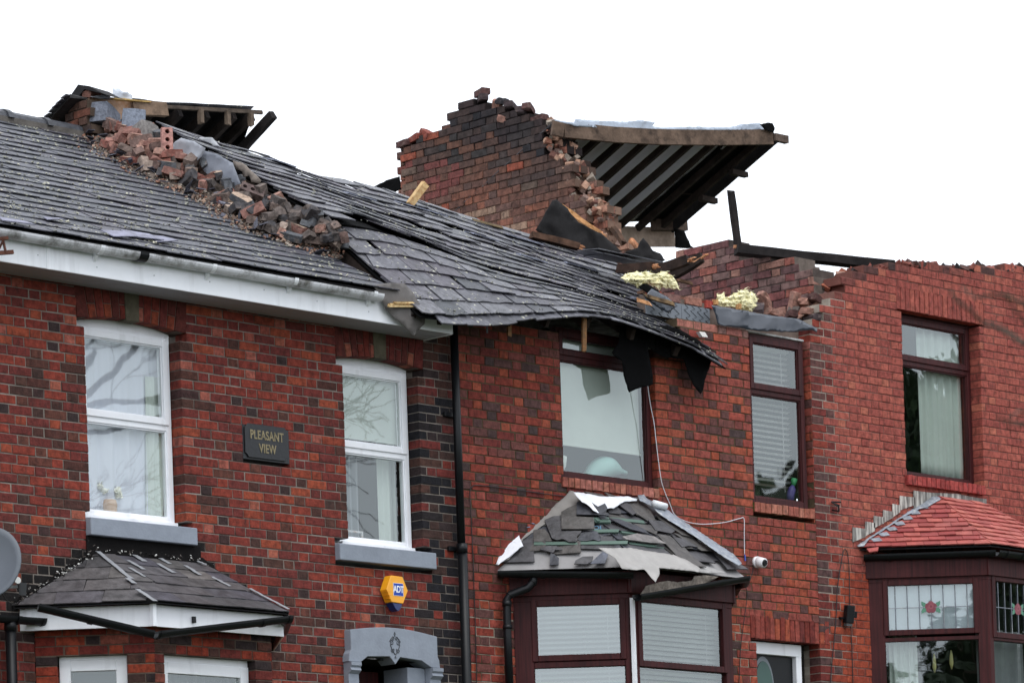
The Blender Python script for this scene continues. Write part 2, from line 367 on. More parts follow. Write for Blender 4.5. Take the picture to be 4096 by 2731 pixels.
ac = lambda k, s, r: r.choice(ORA + PAL[:1]) if (s == 0) == bool(k % 2) and r.random() < .7 else r.choice(RED[:2] + [lin(112, 54, 48)])
arch(FAC, wall2, .51, .535, 5.245, .048, 5.64, ac, 5)
arch(FAC, wall2, 3.315, .475, 5.245, .042, 5.64, ac, 6)
for uc in (.512, 3.315):
    mb = MB(); mb.prism([FAC.p(uc - .072, 5.283, .008), FAC.p(uc + .072, 5.283, .008), FAC.p(uc + .08, 5.64, .008), FAC.p(uc - .08, 5.64, .008)], V((0, .11, 0)))
    mb.build('keystone', M['sandstone'], wall2, bevel=.005)
for u0, u1 in ((-.05, 1.09), (2.703, 3.865)):
    mb = MB(); mb.prism([FAC.p(u0, 3.497, .062), FAC.p(u0, 3.638, .062), FAC.p(u0, 3.668, -.21), FAC.p(u0, 3.497, -.21)], V((u1 - u0, 0, 0)))
    mb.build('sill', M['stone'], H2, bevel=.006, label='pale grey painted stone window sill')
# ---------------------------------------------------------------- windows
def boxes(fr, lst, mat, name, parent, bevel=.004, **kw):
    mb = MB()
    for b in lst: mb.box(fr, *b)
    return mb.build(name, M[mat], parent, bevel=bevel, **kw)
def ring(u0, u1, v0, v1, w, n0, n1, wb=None):
    wb = wb or w
    return [(u0, u0 + w, v0, v1, n0, n1), (u1 - w, u1, v0, v1, n0, n1), (u0 + w, u1 - w, v1 - w, v1, n0, n1 - .0015), (u0 + w, u1 - w, v0, v0 + wb, n0, n1 - .0015)]
def pane(fr, u0, u1, v0, v1, n, parent, mat='glass', name='pane'):
    mb = MB(); mb.poly([fr.p(u0, v0, n), fr.p(u1, v0, n), fr.p(u1, v1, n), fr.p(u0, v1, n)]); return mb.build(name, M[mat], parent)
def window(fr, parent, u0, u1, v0, v1, n, mat, tr=None, fw=.05, sash=True, gm='glass', room=True, label=None, trw=.055):
    """outer frame, transom at tr, opening top light with its own sash, two panes, dark room behind"""
    lst = ring(u0, u1, v0, v1, fw, n - .07, n)
    if tr: lst.append((u0 + fw, u1 - fw, tr - trw / 2, tr + trw / 2, n - .07, n - .003))
    w = boxes(fr, lst, mat, 'window', parent, label=label)
    if tr:
        a = (u0 + fw * .6, u1 - fw * .6, tr + trw * .35, v1 - fw * .6)
        if sash:
            boxes(fr, ring(a[0], a[1], a[2], a[3], .052, n - .05, n + .014) + ring(a[0] + .052, a[1] - .052, a[2] + .052, a[3] - .052, .012, n - .05, n + .002), mat, 'sash', w)
            pane(fr, a[0] + .05, a[1] - .05, a[2] + .05, a[3] - .05, n - .012, w, gm)
        else: pane(fr, u0 + fw - .01, u1 - fw + .01, tr, v1 - fw + .01, n - .03, w, gm)
        pane(fr, u0 + fw - .01, u1 - fw + .01, v0 + fw - .01, tr, n - .03, w, gm)
        boxes(fr, ring(u0 + fw, u1 - fw, v0 + fw, tr - trw / 2, .012, n - .06, n - .012), mat, 'bead', w, .002)
    else: pane(fr, u0 + fw - .01, u1 - fw + .01, v0 + fw - .01, v1 - fw + .01, n - .03, w, gm)
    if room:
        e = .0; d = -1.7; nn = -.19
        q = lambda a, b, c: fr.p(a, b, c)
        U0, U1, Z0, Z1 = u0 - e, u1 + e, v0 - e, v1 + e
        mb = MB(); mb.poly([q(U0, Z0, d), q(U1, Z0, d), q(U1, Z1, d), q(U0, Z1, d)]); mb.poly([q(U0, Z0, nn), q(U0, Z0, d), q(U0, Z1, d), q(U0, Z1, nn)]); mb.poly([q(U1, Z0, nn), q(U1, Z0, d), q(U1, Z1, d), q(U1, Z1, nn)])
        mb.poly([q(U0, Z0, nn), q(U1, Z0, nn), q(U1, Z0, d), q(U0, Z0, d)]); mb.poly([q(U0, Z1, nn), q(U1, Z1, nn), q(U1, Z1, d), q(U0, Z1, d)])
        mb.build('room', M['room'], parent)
    return w
def drape(fr, u0, u1, v0, v1, n, amp, waves, name, mat, label, cat, seed=0, lean=0., col=(.7, .7, .7), wob=.3):
    rng = random.Random(seed); nu, nv = max(24, int(waves * 10)), 10; ph = [rng.uniform(0, 6.3) for _ in range(4)]
    vs = []
    for j in range(nv + 1):
        t = j / nv
        for i in range(nu + 1):
            s = i / nu
            w = amp * (math.sin(waves * 6.283 * s + ph[0] + wob * math.sin(3 * t + ph[1])) + .4 * math.sin(waves * 2.3 * 6.283 * s + ph[2]))
            vs.append(fr.p(u0 + (u1 - u0) * s + lean * (1 - t), v0 + (v1 - v0) * t, n + w))
    mb = MB(); mb.mesh(vs, [(j * (nu + 1) + i, j * (nu + 1) + i + 1, (j + 1) * (nu + 1) + i + 1, (j + 1) * (nu + 1) + i) for j in range(nv) for i in range(nu)], col)
    o = mb.build(name, M[mat], smooth=True, label=label, cat=cat)
    md = o.modifiers.new('thickness', 'SOLIDIFY'); md.thickness = .004
    return o
def venetian(fr, u0, u1, v0, v1, n, label, pitch=.042, tilt=.6, col=(.75, .76, .76), curve=None):
    t = thing('venetian_blind', fr.p((u0 + u1) / 2, v0, n), label, 'blind'); k = 0; z = v1 - .03
    bx = MB(); bx.box(fr, u0, u1, v1 - .025, v1, n - .02, n + .02, col); bx.build('head_rail', M['plain'], t)
    me = None
    while z > v0:
        if me is None:
            mb = MB(); w = .021
            pf = [(-w, -w * tilt), (0, .002), (w, w * tilt)]
            for a, b in zip(pf, pf[1:]): mb.poly([fr.p(u0, z + a[1], n + a[0]), fr.p(u1, z + a[1], n + a[0]), fr.p(u1, z + b[1], n + b[0]), fr.p(u0, z + b[1], n + b[0])], col)
            o = mb.build('slat', M['plain'], t); me = (o, z)
        else:
            c = me[0].copy(); COL.objects.link(c); c.parent = t; c.location = me[0].location + ZU * (z - me[1]); ORG[c] = V()
        z -= pitch
    for s in (.18, .82):
        cd = MB(); uu = u0 + (u1 - u0) * s; cd.tube([fr.p(uu, v0, n + .024), fr.p(uu, v1, n + .024)], .0015, 4, (.6, .6, .6)); cd.build('cord', M['plain'], t)
    return t
# house 2, upper windows
w1 = window(FAC, H2, .012, 1.008, 3.675, 5.225, -.125, 'pvc', 4.475, .055, label='tall white window with opening top light')
w2 = window(FAC, H2, 2.877, 3.752, 3.675, 5.225, -.125, 'pvc', 4.49, .055, label='narrow white window with blind in the top light')
for w, a, b in ((w1, 0, 1.02), (w2, 2.865, 3.765)):
    mb = MB(); pts = [FAC.p(a + .002, 5.222, -.14)] + [FAC.p(b - .002, 5.222, -.14)] + [FAC.p(b + (a - b) * i / 12, 5.25 + .055 * (1 - (2 * i / 12 - 1) ** 2), -.14) for i in range(13)]
    mb.prism(pts, V((0, .06, 0))); mb.build('arched_filler', M['pvc'], w)
    boxes(FAC, [(a + .01, b - .01, 3.655, 3.69, -.2, -.085)], 'pvc', 'cill', w)
drape(FAC, .02, 1.0, 3.68, 5.22, -.225, .014, 5, 'net_curtain', 'curtain', 'pale net curtain hanging in folds behind the leftmost white window', 'curtain', 4)
drape(FAC, .80, .99, 3.69, 4.9, -.20, .012, 2, 'net_curtain', 'cream', 'cream side curtain at the right of the leftmost white window', 'curtain', 9, -.04)
mb = MB(); mb.box(FAC, 2.90, 3.70, 4.60, 5.2, -.20, -.196, lin(186, 198, 190)); mb.build('roller_blind', M['cream'], label='pale green roller blind in the window right of the name plaque', cat='blind', bevel=.002)
drape(FAC, 2.9, 3.3, 3.6, 4.62, -.33, .03, 4, 'patterned_curtain', 'plain', 'grey patterned curtain at the left of the window above the alarm box', 'curtain', 7, 0, lin(120, 124, 130))
drape(FAC, 3.5, 3.8, 3.6, 4.9, -.30, .02, 2, 'side_curtain', 'cream', 'cream side curtain at the right of the window above the alarm box', 'curtain', 8)
# ---------------------------------------------------------------- house 3 (roof torn off)
def top3(u): return 6.085 if u < 8.2 else 6.10
M3o = [lin(166, 79, 66), lin(178, 90, 66), lin(154, 72, 62), lin(160, 80, 69)]
M3d = [lin(108, 72, 68), lin(94, 68, 66), lin(80, 64, 63), lin(122, 76, 70), lin(130, 70, 64)]
def col3(u, v, h, r):
    x = r.random(); t = max(0, min(1, (u - 6.2) / 1.2))
    if v > 6.0: return r.choice([lin(182, 118, 104), lin(172, 108, 98), lin(150, 112, 104)])
    MID = mixc(lin(112, 60, 54), lin(142, 76, 68), t); k = r.random() * .28
    if h: return mixc(r.choice(M3d), MID, k * .7) if x < .5 else mixc(r.choice(M3o[1:2] + ORA[:1] + M3o[3:]), MID, k)
    if x < .34 - .14 * t: return mixc(r.choice(M3d), MID, k)
    return mixc(r.choice(M3o if t > .3 else RED[:3] + M3o[:1]), MID, k)
mort3 = lambda u, v, r: mixc(lin(120, 104, 84), lin(86, 78, 58), r.random()) if v > 3.3 or r.random() < .4 else lin(186, 178, 162)
H3 = thing('terraced_house', (6.7, 0, .6), 'middle house with its slate roof torn off and slid over brown framed windows', 'house')
holes3 = [(5.59, 6.878, 4.465, 5.86), (8.237, 9.14, 4.465, 6.3), (8.2, 9.15, 0, 3.15), (8.12, 9.3, 3.15, 3.385), (5.56, 6.87, 4.372, 4.468), (8.222, 9.13, 4.362, 4.46), (4.9, 7.75, 0, 3.42)]
wall3 = brick_wall(FAC, H3, 'wall', 4.22, 9.15, .62, 6.1, col3, mort3, holes3, keep=lambda u, v: v < 5.8 or u > 7.25, seed=11, ch=.0805, hidden=[(4.7, 8, 0, 3.6), (4.2, 7.3, 5.7, 7)], jit=.003)
def rowlock(fr, wall, u0, u1, v0, v1, n0, n1, nb, colf, seed, parent=None, name='brick', mcol=lin(80, 84, 48)):
    rng = random.Random(seed); mo = MB(); mo.box(fr, u0 + .004, u1 - .004, v0 + .004, v1 - .004, n0 if n1 > 0 else -.32, n1 - .012, mcol); c = mo.build('sill_course' if n1 > 0 else 'soldier_course', M['mortar'], parent or wall)
    w = (u1 - u0) / nb
    for i in range(nb):
        a, b = u0 + i * w + .005, u0 + (i + 1) * w - .005
        f2 = Fr(fr.p(0, 0, n1), fr.N)
        one = MB(); one.mesh(brick_vs(f2, a, b, v0 + rng.uniform(0, .004), v1 - rng.uniform(0, .004), n1 - n0, rng, .0025), BF, dk_(colf(rng), KB)); one.build(name, M['brick'], wall)
SIL = [lin(190, 124, 104), lin(178, 108, 90), lin(186, 118, 104), lin(170, 98, 84)]
rowlock(FAC, wall3, 5.56, 6.87, 4.37, 4.464, -.2, .02, 17, lambda r: r.choice(SIL), 3)
rowlock(FAC, wall3, 8.222, 9.128, 4.362, 4.458, -.2, .02, 11, lambda r: r.choice(SIL), 4)
rowlock(FAC, wall3, 8.12, 9.3, 3.155, 3.385, -.11, -.001, 16, lambda r: r.choice(RED + M3o), 5, mcol=lin(90, 70, 62))
w3 = window(FAC, H3, 5.605, 6.865, 4.47, 5.84, -.06, 'brown', 5.57, .055, label='wide brown window with a lowered roller blind')
w4 = window(FAC, H3, 8.25, 9.095, 4.465, 6.085, -.045, 'brown', 5.535, .06, label='tall brown window with a slatted blind')
boxes(FAC, [(8.24, 9.1, 6.087, 6.105, -.2, -.03)], 'old_wood', 'head_board', w4)
mb = MB(); mb.box(FAC, 5.65, 6.80, 4.80, 5.80, -.15, -.146, lin(205, 212, 205)); mb.box(FAC, 5.65, 6.80, 4.785, 4.802, -.155, -.14, lin(205, 212, 205)); mb.build('roller_blind', M['cream'], label='pale roller blind lowered behind the wide brown window', cat='blind', bevel=.002)
mb = MB()
for k in range(7):
    a = k * .9; mb.tube([FAC.p(5.74, 4.50, -.19), FAC.p(5.74 + .05 * math.cos(a), 4.62 + .03 * math.sin(2 * a), -.19 + .03 * math.sin(a)), FAC.p(5.74 + .075 * math.cos(a), 4.66 + .04 * math.sin(a), -.19 + .04 * math.sin(a))], [.01, .035, .02], 6, lin(225, 220, 200))
mb.build('flower_posy', M['cream'], label='cream flower posy at the left of the wide brown window', cat='flowers', smooth=True)
mb = MB(); pts = []
for i in range(17):
    s = i / 16; pts.append(FAC.p(6.15 + .55 * s, 4.50 + .2 * math.sin(min(1, s * 1.6) * 1.57) * (1 - .35 * s), -.24))
mb.tube(pts, [.02 + .09 * math.sin(math.pi * min(1, .1 + i / 16)) for i in range(17)], 10, lin(150, 190, 182)); mb.build('sill_cushion', M['plain'], label='pale turquoise cushion lying on the sill of the wide brown window', cat='cushion', smooth=True)
venetian(FAC, 8.27, 8.98, 4.62, 6.0, -.15, 'white slatted blind in the tall brown window', .052, .3)
mb = MB(); mb.tube([FAC.p(8.93, 4.53, -.13), FAC.p(8.935, 4.60, -.13), FAC.p(8.96, 4.66, -.13), FAC.p(8.98, 4.70, -.13)], [.035, .04, .04, .012], 8, lin(70, 60, 120)); mb.tube([FAC.p(8.98, 4.69, -.13), FAC.p(9.0, 4.76, -.13)], [.02, .035], 7, lin(60, 140, 90)); mb.build('spray_bottle', M['plain'], label='small purple bottle with green top behind the tall brown window', cat='bottle', smooth=True)
# front door at the right of house 3
boxes(FAC, [(8.215, 8.985, 3.03, 3.145, -.2, -.10), (8.905, 8.985, 1.0, 3.03, -.2, -.102), (8.215, 8.25, 1.0, 3.03, -.2, -.102)], 'pvc', 'door_frame', H3)
boxes(FAC, [(8.25, 8.905, 1.0, 3.03, -.2, -.15)], 'black', 'door', H3)
mb = MB(); ov = lambda a, k: FAC.p(8.46 + .13 * k * math.cos(a), 2.72 + .25 * k * math.sin(a), -.14 - (0 if k < 1 else .008))
for i in range(28):
    a, b = i * 6.2832 / 28, (i + 1) * 6.2832 / 28
    mb.poly([ov(a, 1), ov(b, 1), ov(b, 1.18), ov(a, 1.18)], lin(120, 126, 132))
mb.build('oval_trim', M['plain'], H3)
mb = MB(); mb.poly([ov(i * 6.2832 / 28, .995) for i in range(28)], lin(70, 96, 90)); mb.build('oval_pane', M['plain'], H3)
boxes(FAC, [(8.986, 9.15, 1.0, 3.15, -.215, -.205)], 'room', 'door_reveal', H3)
# ---------------------------------------------------------------- house 4 (right)
H4 = thing('terraced_house', (11.4, 0, 1), 'right house of smooth salmon red brick with broken wall top and red tiled bay', 'house')
TOP4 = [(9.0, 6.12), (9.15, 6.2), (9.31, 6.45), (9.48, 6.57), (9.63, 6.66), (9.71, 6.74), (9.83, 6.82), (10.0, 6.9), (10.16, 6.955), (10.65, 7.05), (11.23, 7.13), (11.6, 7.13), (12.66, 7.275), (14.5, 7.3)]
def top4(u):
    for (a, b), (c, d) in zip(TOP4, TOP4[1:]):
        if a <= u <= c: return b + (d - b) * (u - a) / (c - a)
    return 7.3
P4 = [lin(172, 90, 78), lin(164, 85, 75), lin(178, 96, 82), lin(160, 81, 72)]
def col4(u, v, h, r):
    w = 9.42 + .12 * (int(v / .0782) % 2)
    if u < w: return r.choice(M3d[:2] + [lin(120, 56, 50)]) if r.random() < .6 else r.choice(RED)
    if v < 3.9 and u < 10: return r.choice([lin(170, 78, 56), lin(160, 72, 54), lin(178, 84, 60)])
    if v > top4(u) - .1 and r.random() < .5: return mixc(lin(60, 52, 52), r.choice(P4), r.random() * .6)
    if h and r.random() < .22: return lin(186, 108, 88)
    return r.choice(P4)
mort4 = lambda u, v, r: mixc(lin(205, 194, 180), lin(150, 136, 126), r.random()) if u < 9.5 else mixc(lin(136, 86, 78), lin(156, 114, 104), r.random())
holes4 = [(10.595, 11.868, 4.92, 6.568), (10.52, 11.96, 6.566, 6.80), (10.56, 11.83, 4.822, 4.925), (10.05, 14.6, 0, 4.0)]
wall4 = brick_wall(FAC, H4, 'wall', 9.152, 14.4, 1.0, 7.4, col4, mort4, holes4, keep=lambda u, v: v < top4(u) - .02 + .012 * math.sin(u * 23), seed=21, ch=.0782, hidden=[(9.9, 15, 0, 4.6)], st=.222, hd=.108, tone=.76)
rowlock(FAC, wall4, 10.52, 11.96, 6.572, 6.798, -.11, -.002, 19, lambda r: r.choice(P4), 6, mcol=lin(130, 88, 82))
rowlock(FAC, wall4, 10.56, 11.83, 4.822, 4.922, -.2, .045, 17, lambda r: r.choice([lin(172, 74, 70), lin(180, 82, 76)]), 7, mcol=lin(150, 130, 125))
w5 = window(FAC, H4, 10.607, 11.856, 4.93, 6.562, -.125, 'brown', 6.085, .055, gm='glass2', label='brown window with cream curtain in the salmon brick wall')
drape(FAC, 11.12, 11.80, 4.98, 6.5, -.225, .018, 5, 'cream_curtain', 'cream', 'cream pleated curtain in the upper window of the salmon brick house', 'curtain', 12)
# ---------------------------------------------------------------- slating
def clip_rect(poly, u0, u1, v0, v1):
    out = [(u0, v0), (u1, v0), (u1, v1), (u0, v1)]; n = len(poly)
    for i in range(n):
        (ax, ay), (bx, by) = poly[i], poly[(i + 1) % n]; src = out; out = []
        sd = lambda p: (bx - ax) * (p[1] - ay) - (by - ay) * (p[0] - ax)
        for k in range(len(src)):
            p, q = src[k], src[(k + 1) % len(src)]; sp, sq = sd(p), sd(q)
            if sp >= 0: out.append(p)
            if (sp >= 0) != (sq >= 0):
                t = sp / (sp - sq); out.append((p[0] + (q[0] - p[0]) * t, p[1] + (q[1] - p[1]) * t))
        if len(out) < 3: return []
    return out
def parea(q): return abs(sum(q[i][0] * q[(i + 1) % len(q)][1] - q[(i + 1) % len(q)][0] * q[i][1] for i in range(len(q)))) / 2
def slates(fr, poly, gauge, width, colf, parent, mat='slate', name='slate', nind=300, seed=1, lift=.015, thick=.0085, mess=.004, rows=None, lap=1.45, skip=None):
    rng = random.Random(seed); vmax = max(p[1] for p in poly); vmin = min(p[1] for p in poly); umin = min(p[0] for p in poly); umax = max(p[0] for p in poly)
    items = []; r = 0; v = vmin
    while v < vmax - gauge * .15:
        u = umin - width * (.5 if r % 2 else 0) - rng.uniform(0, .03)
        while u < umax:
            w = width * rng.uniform(.93, 1.06)
            q = clip_rect(poly, u + .002, u + w - .002, v + rng.uniform(-mess, mess) * (r > 0), v + gauge * lap)
            if len(q) == 4 and rng.random() < .16 and abs(q[0][1] - q[1][1]) < .02:      # chipped tail corner
                c_ = rng.uniform(.012, .05); q = [(q[0][0], q[0][1] + c_ * .6), (q[0][0] + c_, q[0][1])] + q[1:] if rng.random() < .5 else [q[0], (q[1][0] - c_, q[1][1]), (q[1][0], q[1][1] + c_ * .7)] + q[2:]
            if len(q) > 2 and parea(q) > .002 and not (skip and skip(u + w / 2, v + gauge / 2, rng)):
                l = lift * rng.uniform(.75, 1.35) + (rng.random() < .025) * rng.uniform(.003, .009); tw = rng.uniform(-mess, mess) * 1.2; c = u + w / 2
                nn = lambda p, e: l * (1 - (p[1] - v) / (gauge * lap)) + tw * (p[0] - c) / w + e
                rot = rng.uniform(-1, 1) * mess * 3; rq = [(p[0] - rot * (p[1] - v), p[1] + rot * (p[0] - c)) for p in q]
                bot = [fr.p(p[0], p[1], nn(p, 0)) for p in rq]; top = [fr.p(p[0], p[1], nn(p, thick * rng.uniform(.8, 1.25))) for p in rq]
                pr = [proj(t) for t in top]; a = parea(pr) if any(0 < x < IW and 0 < y < IH for x, y in pr) else 0
                items.append((a, bot, top, colf(u, v, rng)))
            u += w
        v += gauge; r += 1
    items.sort(key=lambda t: -t[0]); rest = MB()
    for i, (a, b, t, col) in enumerate(items):
        n = len(b); fs = [tuple(range(n - 1, -1, -1)), tuple(range(n, 2 * n))] + [(k, (k + 1) % n, n + (k + 1) % n, n + k) for k in range(n)]
        if i < nind and a > 40:
            o = MB(); o.mesh(b + t, fs, col); o.build(name, M[mat], parent)
        else: rest.mesh(b + t, fs, col)
    if rest.v: rest.build(name + '_courses', M[mat], parent, kind='stuff')
SLT = [lin(62, 63, 71), lin(54, 56, 63), lin(70, 70, 78), lin(60, 57, 66), lin(48, 50, 57)]
scol = lambda u, v, r: mixc(r.choice(SLT), r.choice(SLT), r.random())
# left roof
PIT = math.atan2(7.86 - 5.765, 4.02); RV = V((0, math.cos(PIT), math.sin(PIT))); RN = V((0, -math.sin(PIT), math.cos(PIT)))
RF2 = Fr((0, -.42, 5.765), RN, RV); RLEN = 4.53
mb = MB(); mb.box(RF2, -3.4, 3.15, .02, RLEN, -.08, -.012, lin(40, 38, 38)); roof2 = mb.build('roof', M['felt'], H2, label='slate roof dotted with lichen')
slates(RF2, [(-3.4, 0), (3.16, 0), (3.27, RLEN), (-3.4, RLEN)], .205, .30, scol, roof2, seed=5)
rg = random.Random(8)
for k in range(11):          # ridge tiles
    x0 = -1.9 + k * .455; x1 = x0 + .45; p0 = V((x0, 3.60, 7.895)); mb = MB(); pr = []
    for a in range(7):
        t = math.pi * (a / 6) - .0; pr.append((math.cos(t) * .13, math.sin(t) * .085 - .03))
    dz = rg.uniform(-.012, .012)
    for xa, xb, k2 in ((x0, x1 - .05, 1.0), (x1 - .055, x1 + .01, 1.18)):
        for e0, e1 in ((0, 0),):
            A = [V((xa, 3.62 + c * k2, 7.90 + s * k2 + dz)) for c, s in pr]; B = [V((xb, 3.62 + c * k2, 7.90 + s * k2 + dz)) for c, s in pr]
            mb.mesh(A + B, [(i, i + 1, 8 + i, 7 + i) for i in range(6)] + [tuple(range(7)), tuple(range(13, 6, -1))], lin(58, 60, 66))
    if x1 < 3.2: mb.build('ridge_tile', M['slate_clean'], roof2)
mb = MB(); mb.box(FAC, -3.4, 3.1, 7.80, 7.875, -3.66, -3.49, lin(96, 92, 88)); mb.build('ridge_bedding', M['mortar'], roof2)
lich = MB(); lr = random.Random(66)
for i in range(2100):
    u = lr.uniform(-1.9, 3.1); r_ = lr.randrange(22); v = .01 + r_ * .205 + abs(lr.gauss(0, .045)); k = lr.uniform(.003, .009) * (1.7 if lr.random() < .06 else 1)
    if v < RLEN - .1 and inframe(RF2.p(u, v)): chunk(lich, RF2.p(u, v, .028 - .018 * ((v % .205) / .205)), (k * 1.5, k, k * .5), lr, lr.choice([lin(170, 169, 154), lin(150, 150, 142), lin(186, 183, 166), lin(136, 136, 130)]))
lich.build('lichen', M['rubble'], roof2, kind='stuff')
# slates knocked loose near the gutter
for px, py, w, l, a in ((470, 955, .3, .17, .15), (560, 960, .34, .2, -.1), (640, 975, .3, .16, .25), (210, 895, .2, .07, .1), (60, 905, .3, .12, -.2)):
    u, v = RF2.px(px, py); ca, sa = math.cos(a), math.sin(a)
    q = [(u + x * ca - y * sa, v + x * sa + y * ca) for x, y in ((-w / 2, -l / 2), (w / 2, -l / 2 + .02), (w / 2 - .03, l / 2), (-w / 2 + .02, l / 2))]
    mb = MB(); mb.prism([RF2.p(p[0], p[1], .03 + .02 * i % .03) for i, p in enumerate(q)], RN * .007, lin(112, 112, 130)); mb.build('loose_slate', M['slate_clean'], label='broken slate lying loose above the white gutter', cat='slate', group='loose slates above the white gutter')
# eaves
boxes(FAC, [(-3.4, 3.865, 5.503, 5.755, .345, .357)], 'pvc', 'fascia', H2, .003, label='deep white plastic fascia board')
boxes(FAC, [(3.848, 3.865, 5.50, 5.72, .0, .3435)], 'pvc', 'box_end', H2, .003)
for x in (-.655,): boxes(FAC, [(x - .012, x + .03, 5.50, 5.757, .3575, .363)], 'pvc', 'fascia_joint', H2, .002)
for k in range(3): boxes(FAC, [(-3.4, 3.846, 5.505, 5.515, .003 + k * .114, .113 + k * .114)], 'soffit', 'soffit_board', H2, .003)
for k in range(8):
    mb = MB(); c = FAC.p(-.75 + k * .6, 5.60 + .02 * math.sin(k * 5), .357); mb.tube([c, c + V((0, -.003, 0))], .006, 8, lin(190, 192, 196)); mb.build('nail_cap', M['plain'], H2)
def gutter(path, r, mat, parent, name='gutter', arc=(math.pi, 2 * math.pi), th=.004, lab=None):
    """half round channel along a horizontal-ish path, open at the top"""
    mb = MB(); nseg = 10; rings = []
    path = [V(p) for p in path]
    for i, p in enumerate(path):
        t = (path[min(i + 1, len(path) - 1)] - path[max(0, i - 1)]).normalized(); sd = t.cross(ZU).normalized(); up = sd.cross(t).normalized()
        rg_ = []
        for k in range(nseg + 1):
            a = arc[0] + (arc[1] - arc[0]) * k / nseg; rg_.append(p + sd * math.cos(a) * r + up * math.sin(a) * r)
        for k in range(nseg, -1, -1):
            a = arc[0] + (arc[1] - arc[0]) * k / nseg; rg_.append(p + sd * math.cos(a) * (r - th) + up * math.sin(a) * (r - th))
        rings.append(rg_)
    m = len(rings[0]); vs = [q for x in rings for q in x]; fs = [(i * m + k, i * m + (k + 1) % m, (i + 1) * m + (k + 1) % m, (i + 1) * m + k) for i in range(len(path) - 1) for k in range(m)]
    fs += [tuple(range(m)), tuple(range(len(vs) - 1, len(vs) - m - 1, -1))]
    mb.mesh(vs, fs); return mb.build(name, M[mat], parent, smooth=False, label=lab)
g2 = gutter([(-3.4, -.418, 5.735), (.5, -.418, 5.73), (2.93, -.418, 5.722)], .06, 'gutter', H2, lab='white half round gutter streaked with dirt')
for px in (395, 560, 840, 818 + 10, 1165, 1480):
    if px == 828: continue
    p = PY(px, 1000, -.42); x = p.x; blk = px == 560
    gutter([(x - (.045 if blk else .02), -.418, 5.731), (x + (.045 if blk else .02), -.418, 5.731)], .068 if blk else .065, 'black' if blk else 'pvc', g2, 'gutter_bracket')
    if not blk:
        mb = MB(); mb.prism([V((x - .015, -.36, 5.735)), V((x - .015, -.36, 5.62)), V((x - .015, -.40, 5.66))], V((.03, 0, 0))); mb.build('bracket_arm', M['pvc'], g2)
# ---------------------------------------------------------------- sheets cut from irregular outlines (felt, membrane, lead)
def inside(p, poly):
    c = False; n = len(poly)
    for i in range(n):
        (x0, y0), (x1, y1) = poly[i], poly[(i + 1) % n]
        if (y0 > p[1]) != (y1 > p[1]) and p[0] < (x1 - x0) * (p[1] - y0) / (y1 - y0) + x0: c = not c
    return c
def rough_edge(poly, step, amp, rng):
    out = []
    for i in range(len(poly)):
        a, b = poly[i], poly[(i + 1) % len(poly)]; d = math.hypot(b[0] - a[0], b[1] - a[1]); k = max(1, int(d / step))
        for j in range(k):
            t = j / k; out.append((a[0] + (b[0] - a[0]) * t + rng.uniform(-amp, amp), a[1] + (b[1] - a[1]) * t + rng.uniform(-amp, amp)))
    return out
def sheet(poly, to3d, name, mat, parent=None, step=14, amp=1.2, wr=.02, ws=5., seed=1, th=.003, col=(.5, .5, .5), fold=None, **kw):
    rng = random.Random(seed); ed = rough_edge(poly, step, amp, rng); n = len(ed); pts = list(ed)
    x0, x1 = min(p[0] for p in ed), max(p[0] for p in ed); y0, y1 = min(p[1] for p in ed), max(p[1] for p in ed)
    y = y0 + step / 2
    while y < y1:
        x = x0 + step / 2
        while x < x1:
            q = (x + rng.uniform(-.25, .25) * step, y + rng.uniform(-.25, .25) * step)
            if inside(q, ed) and min((q[0] - e[0]) ** 2 + (q[1] - e[1]) ** 2 for e in ed) > (step * .45) ** 2: pts.append(q)
            x += step
        y += step
    vs, es, fs, *_ = delaunay_2d_cdt([V(p) for p in pts], [(i, (i + 1) % n) for i in range(n)], [], 1, 1e-4)
    P3 = []
    for v in vs:
        p = to3d(v.x, v.y); d = (CAM - p).normalized(); s = V((seed * 3.1, 0, 0))
        w = noise.noise(p * ws + s) + .5 * abs(noise.noise(p * ws * 2.3 + s)) + (fold(v.x, v.y) if fold else 0)
        P3.append(p + d * (w * wr))
    mb = MB(); mb.mesh(P3, [tuple(f) for f in fs if inside((sum(vs[i].x for i in f) / len(f), sum(vs[i].y for i in f) / len(f)), ed)], col)
    o = mb.build(name, M[mat], parent, smooth=True, **kw)
    md = o.modifiers.new('thickness', 'SOLIDIFY'); md.thickness = th; md.offset = 0
    return o
atY = lambda y: (lambda a, b: PY(a, b, y))
atX = lambda x: (lambda a, b: PXc(a, b, x))
px = lambda c, pts: [c(*p) for p in pts]
# ---------------------------------------------------------------- collapsed slate roof of house 3
def polyy(pl, x):
    if x <= pl[0][0]: return pl[0][1] + (pl[1][1] - pl[0][1]) / (pl[1][0] - pl[0][0]) * (x - pl[0][0])
    for (a, b), (c, d) in zip(pl, pl[1:]):
        if a <= x <= c: return b + (d - b) * (x - a) / (c - a)
    (a, b), (c, d) = pl[-2:]; return d + (d - b) / (c - a) * (x - c)
BOT = [(1560, 1190), (1695, 1266), (1950, 1268), (2325, 1252), (2450, 1266), (2600, 1318), (2760, 1382), (2900, 1462)]
FLD = [(1332, 884), (1482, 905), (1632, 948), (1792, 992), (1990, 1062), (2300, 1160), (2600, 1245), (2770, 1320)]
TOPL = [(640, 501), (760, 545), (871, 580), (1043, 626), (1214, 700), (1364, 738), (1471, 754), (1632, 798), (1900, 890), (2100, 948), (2430, 1033), (2500, 1070)]
def zon(pl, x, y):
    z = 6.5
    for _ in range(6):
        a, b = proj(V((x, y, z))); z += (b - polyy(pl, a)) / FOC * (V((x, y, z)) - CAM).dot(RF)
    return z
NS = 24; TF = .33; GRID = []
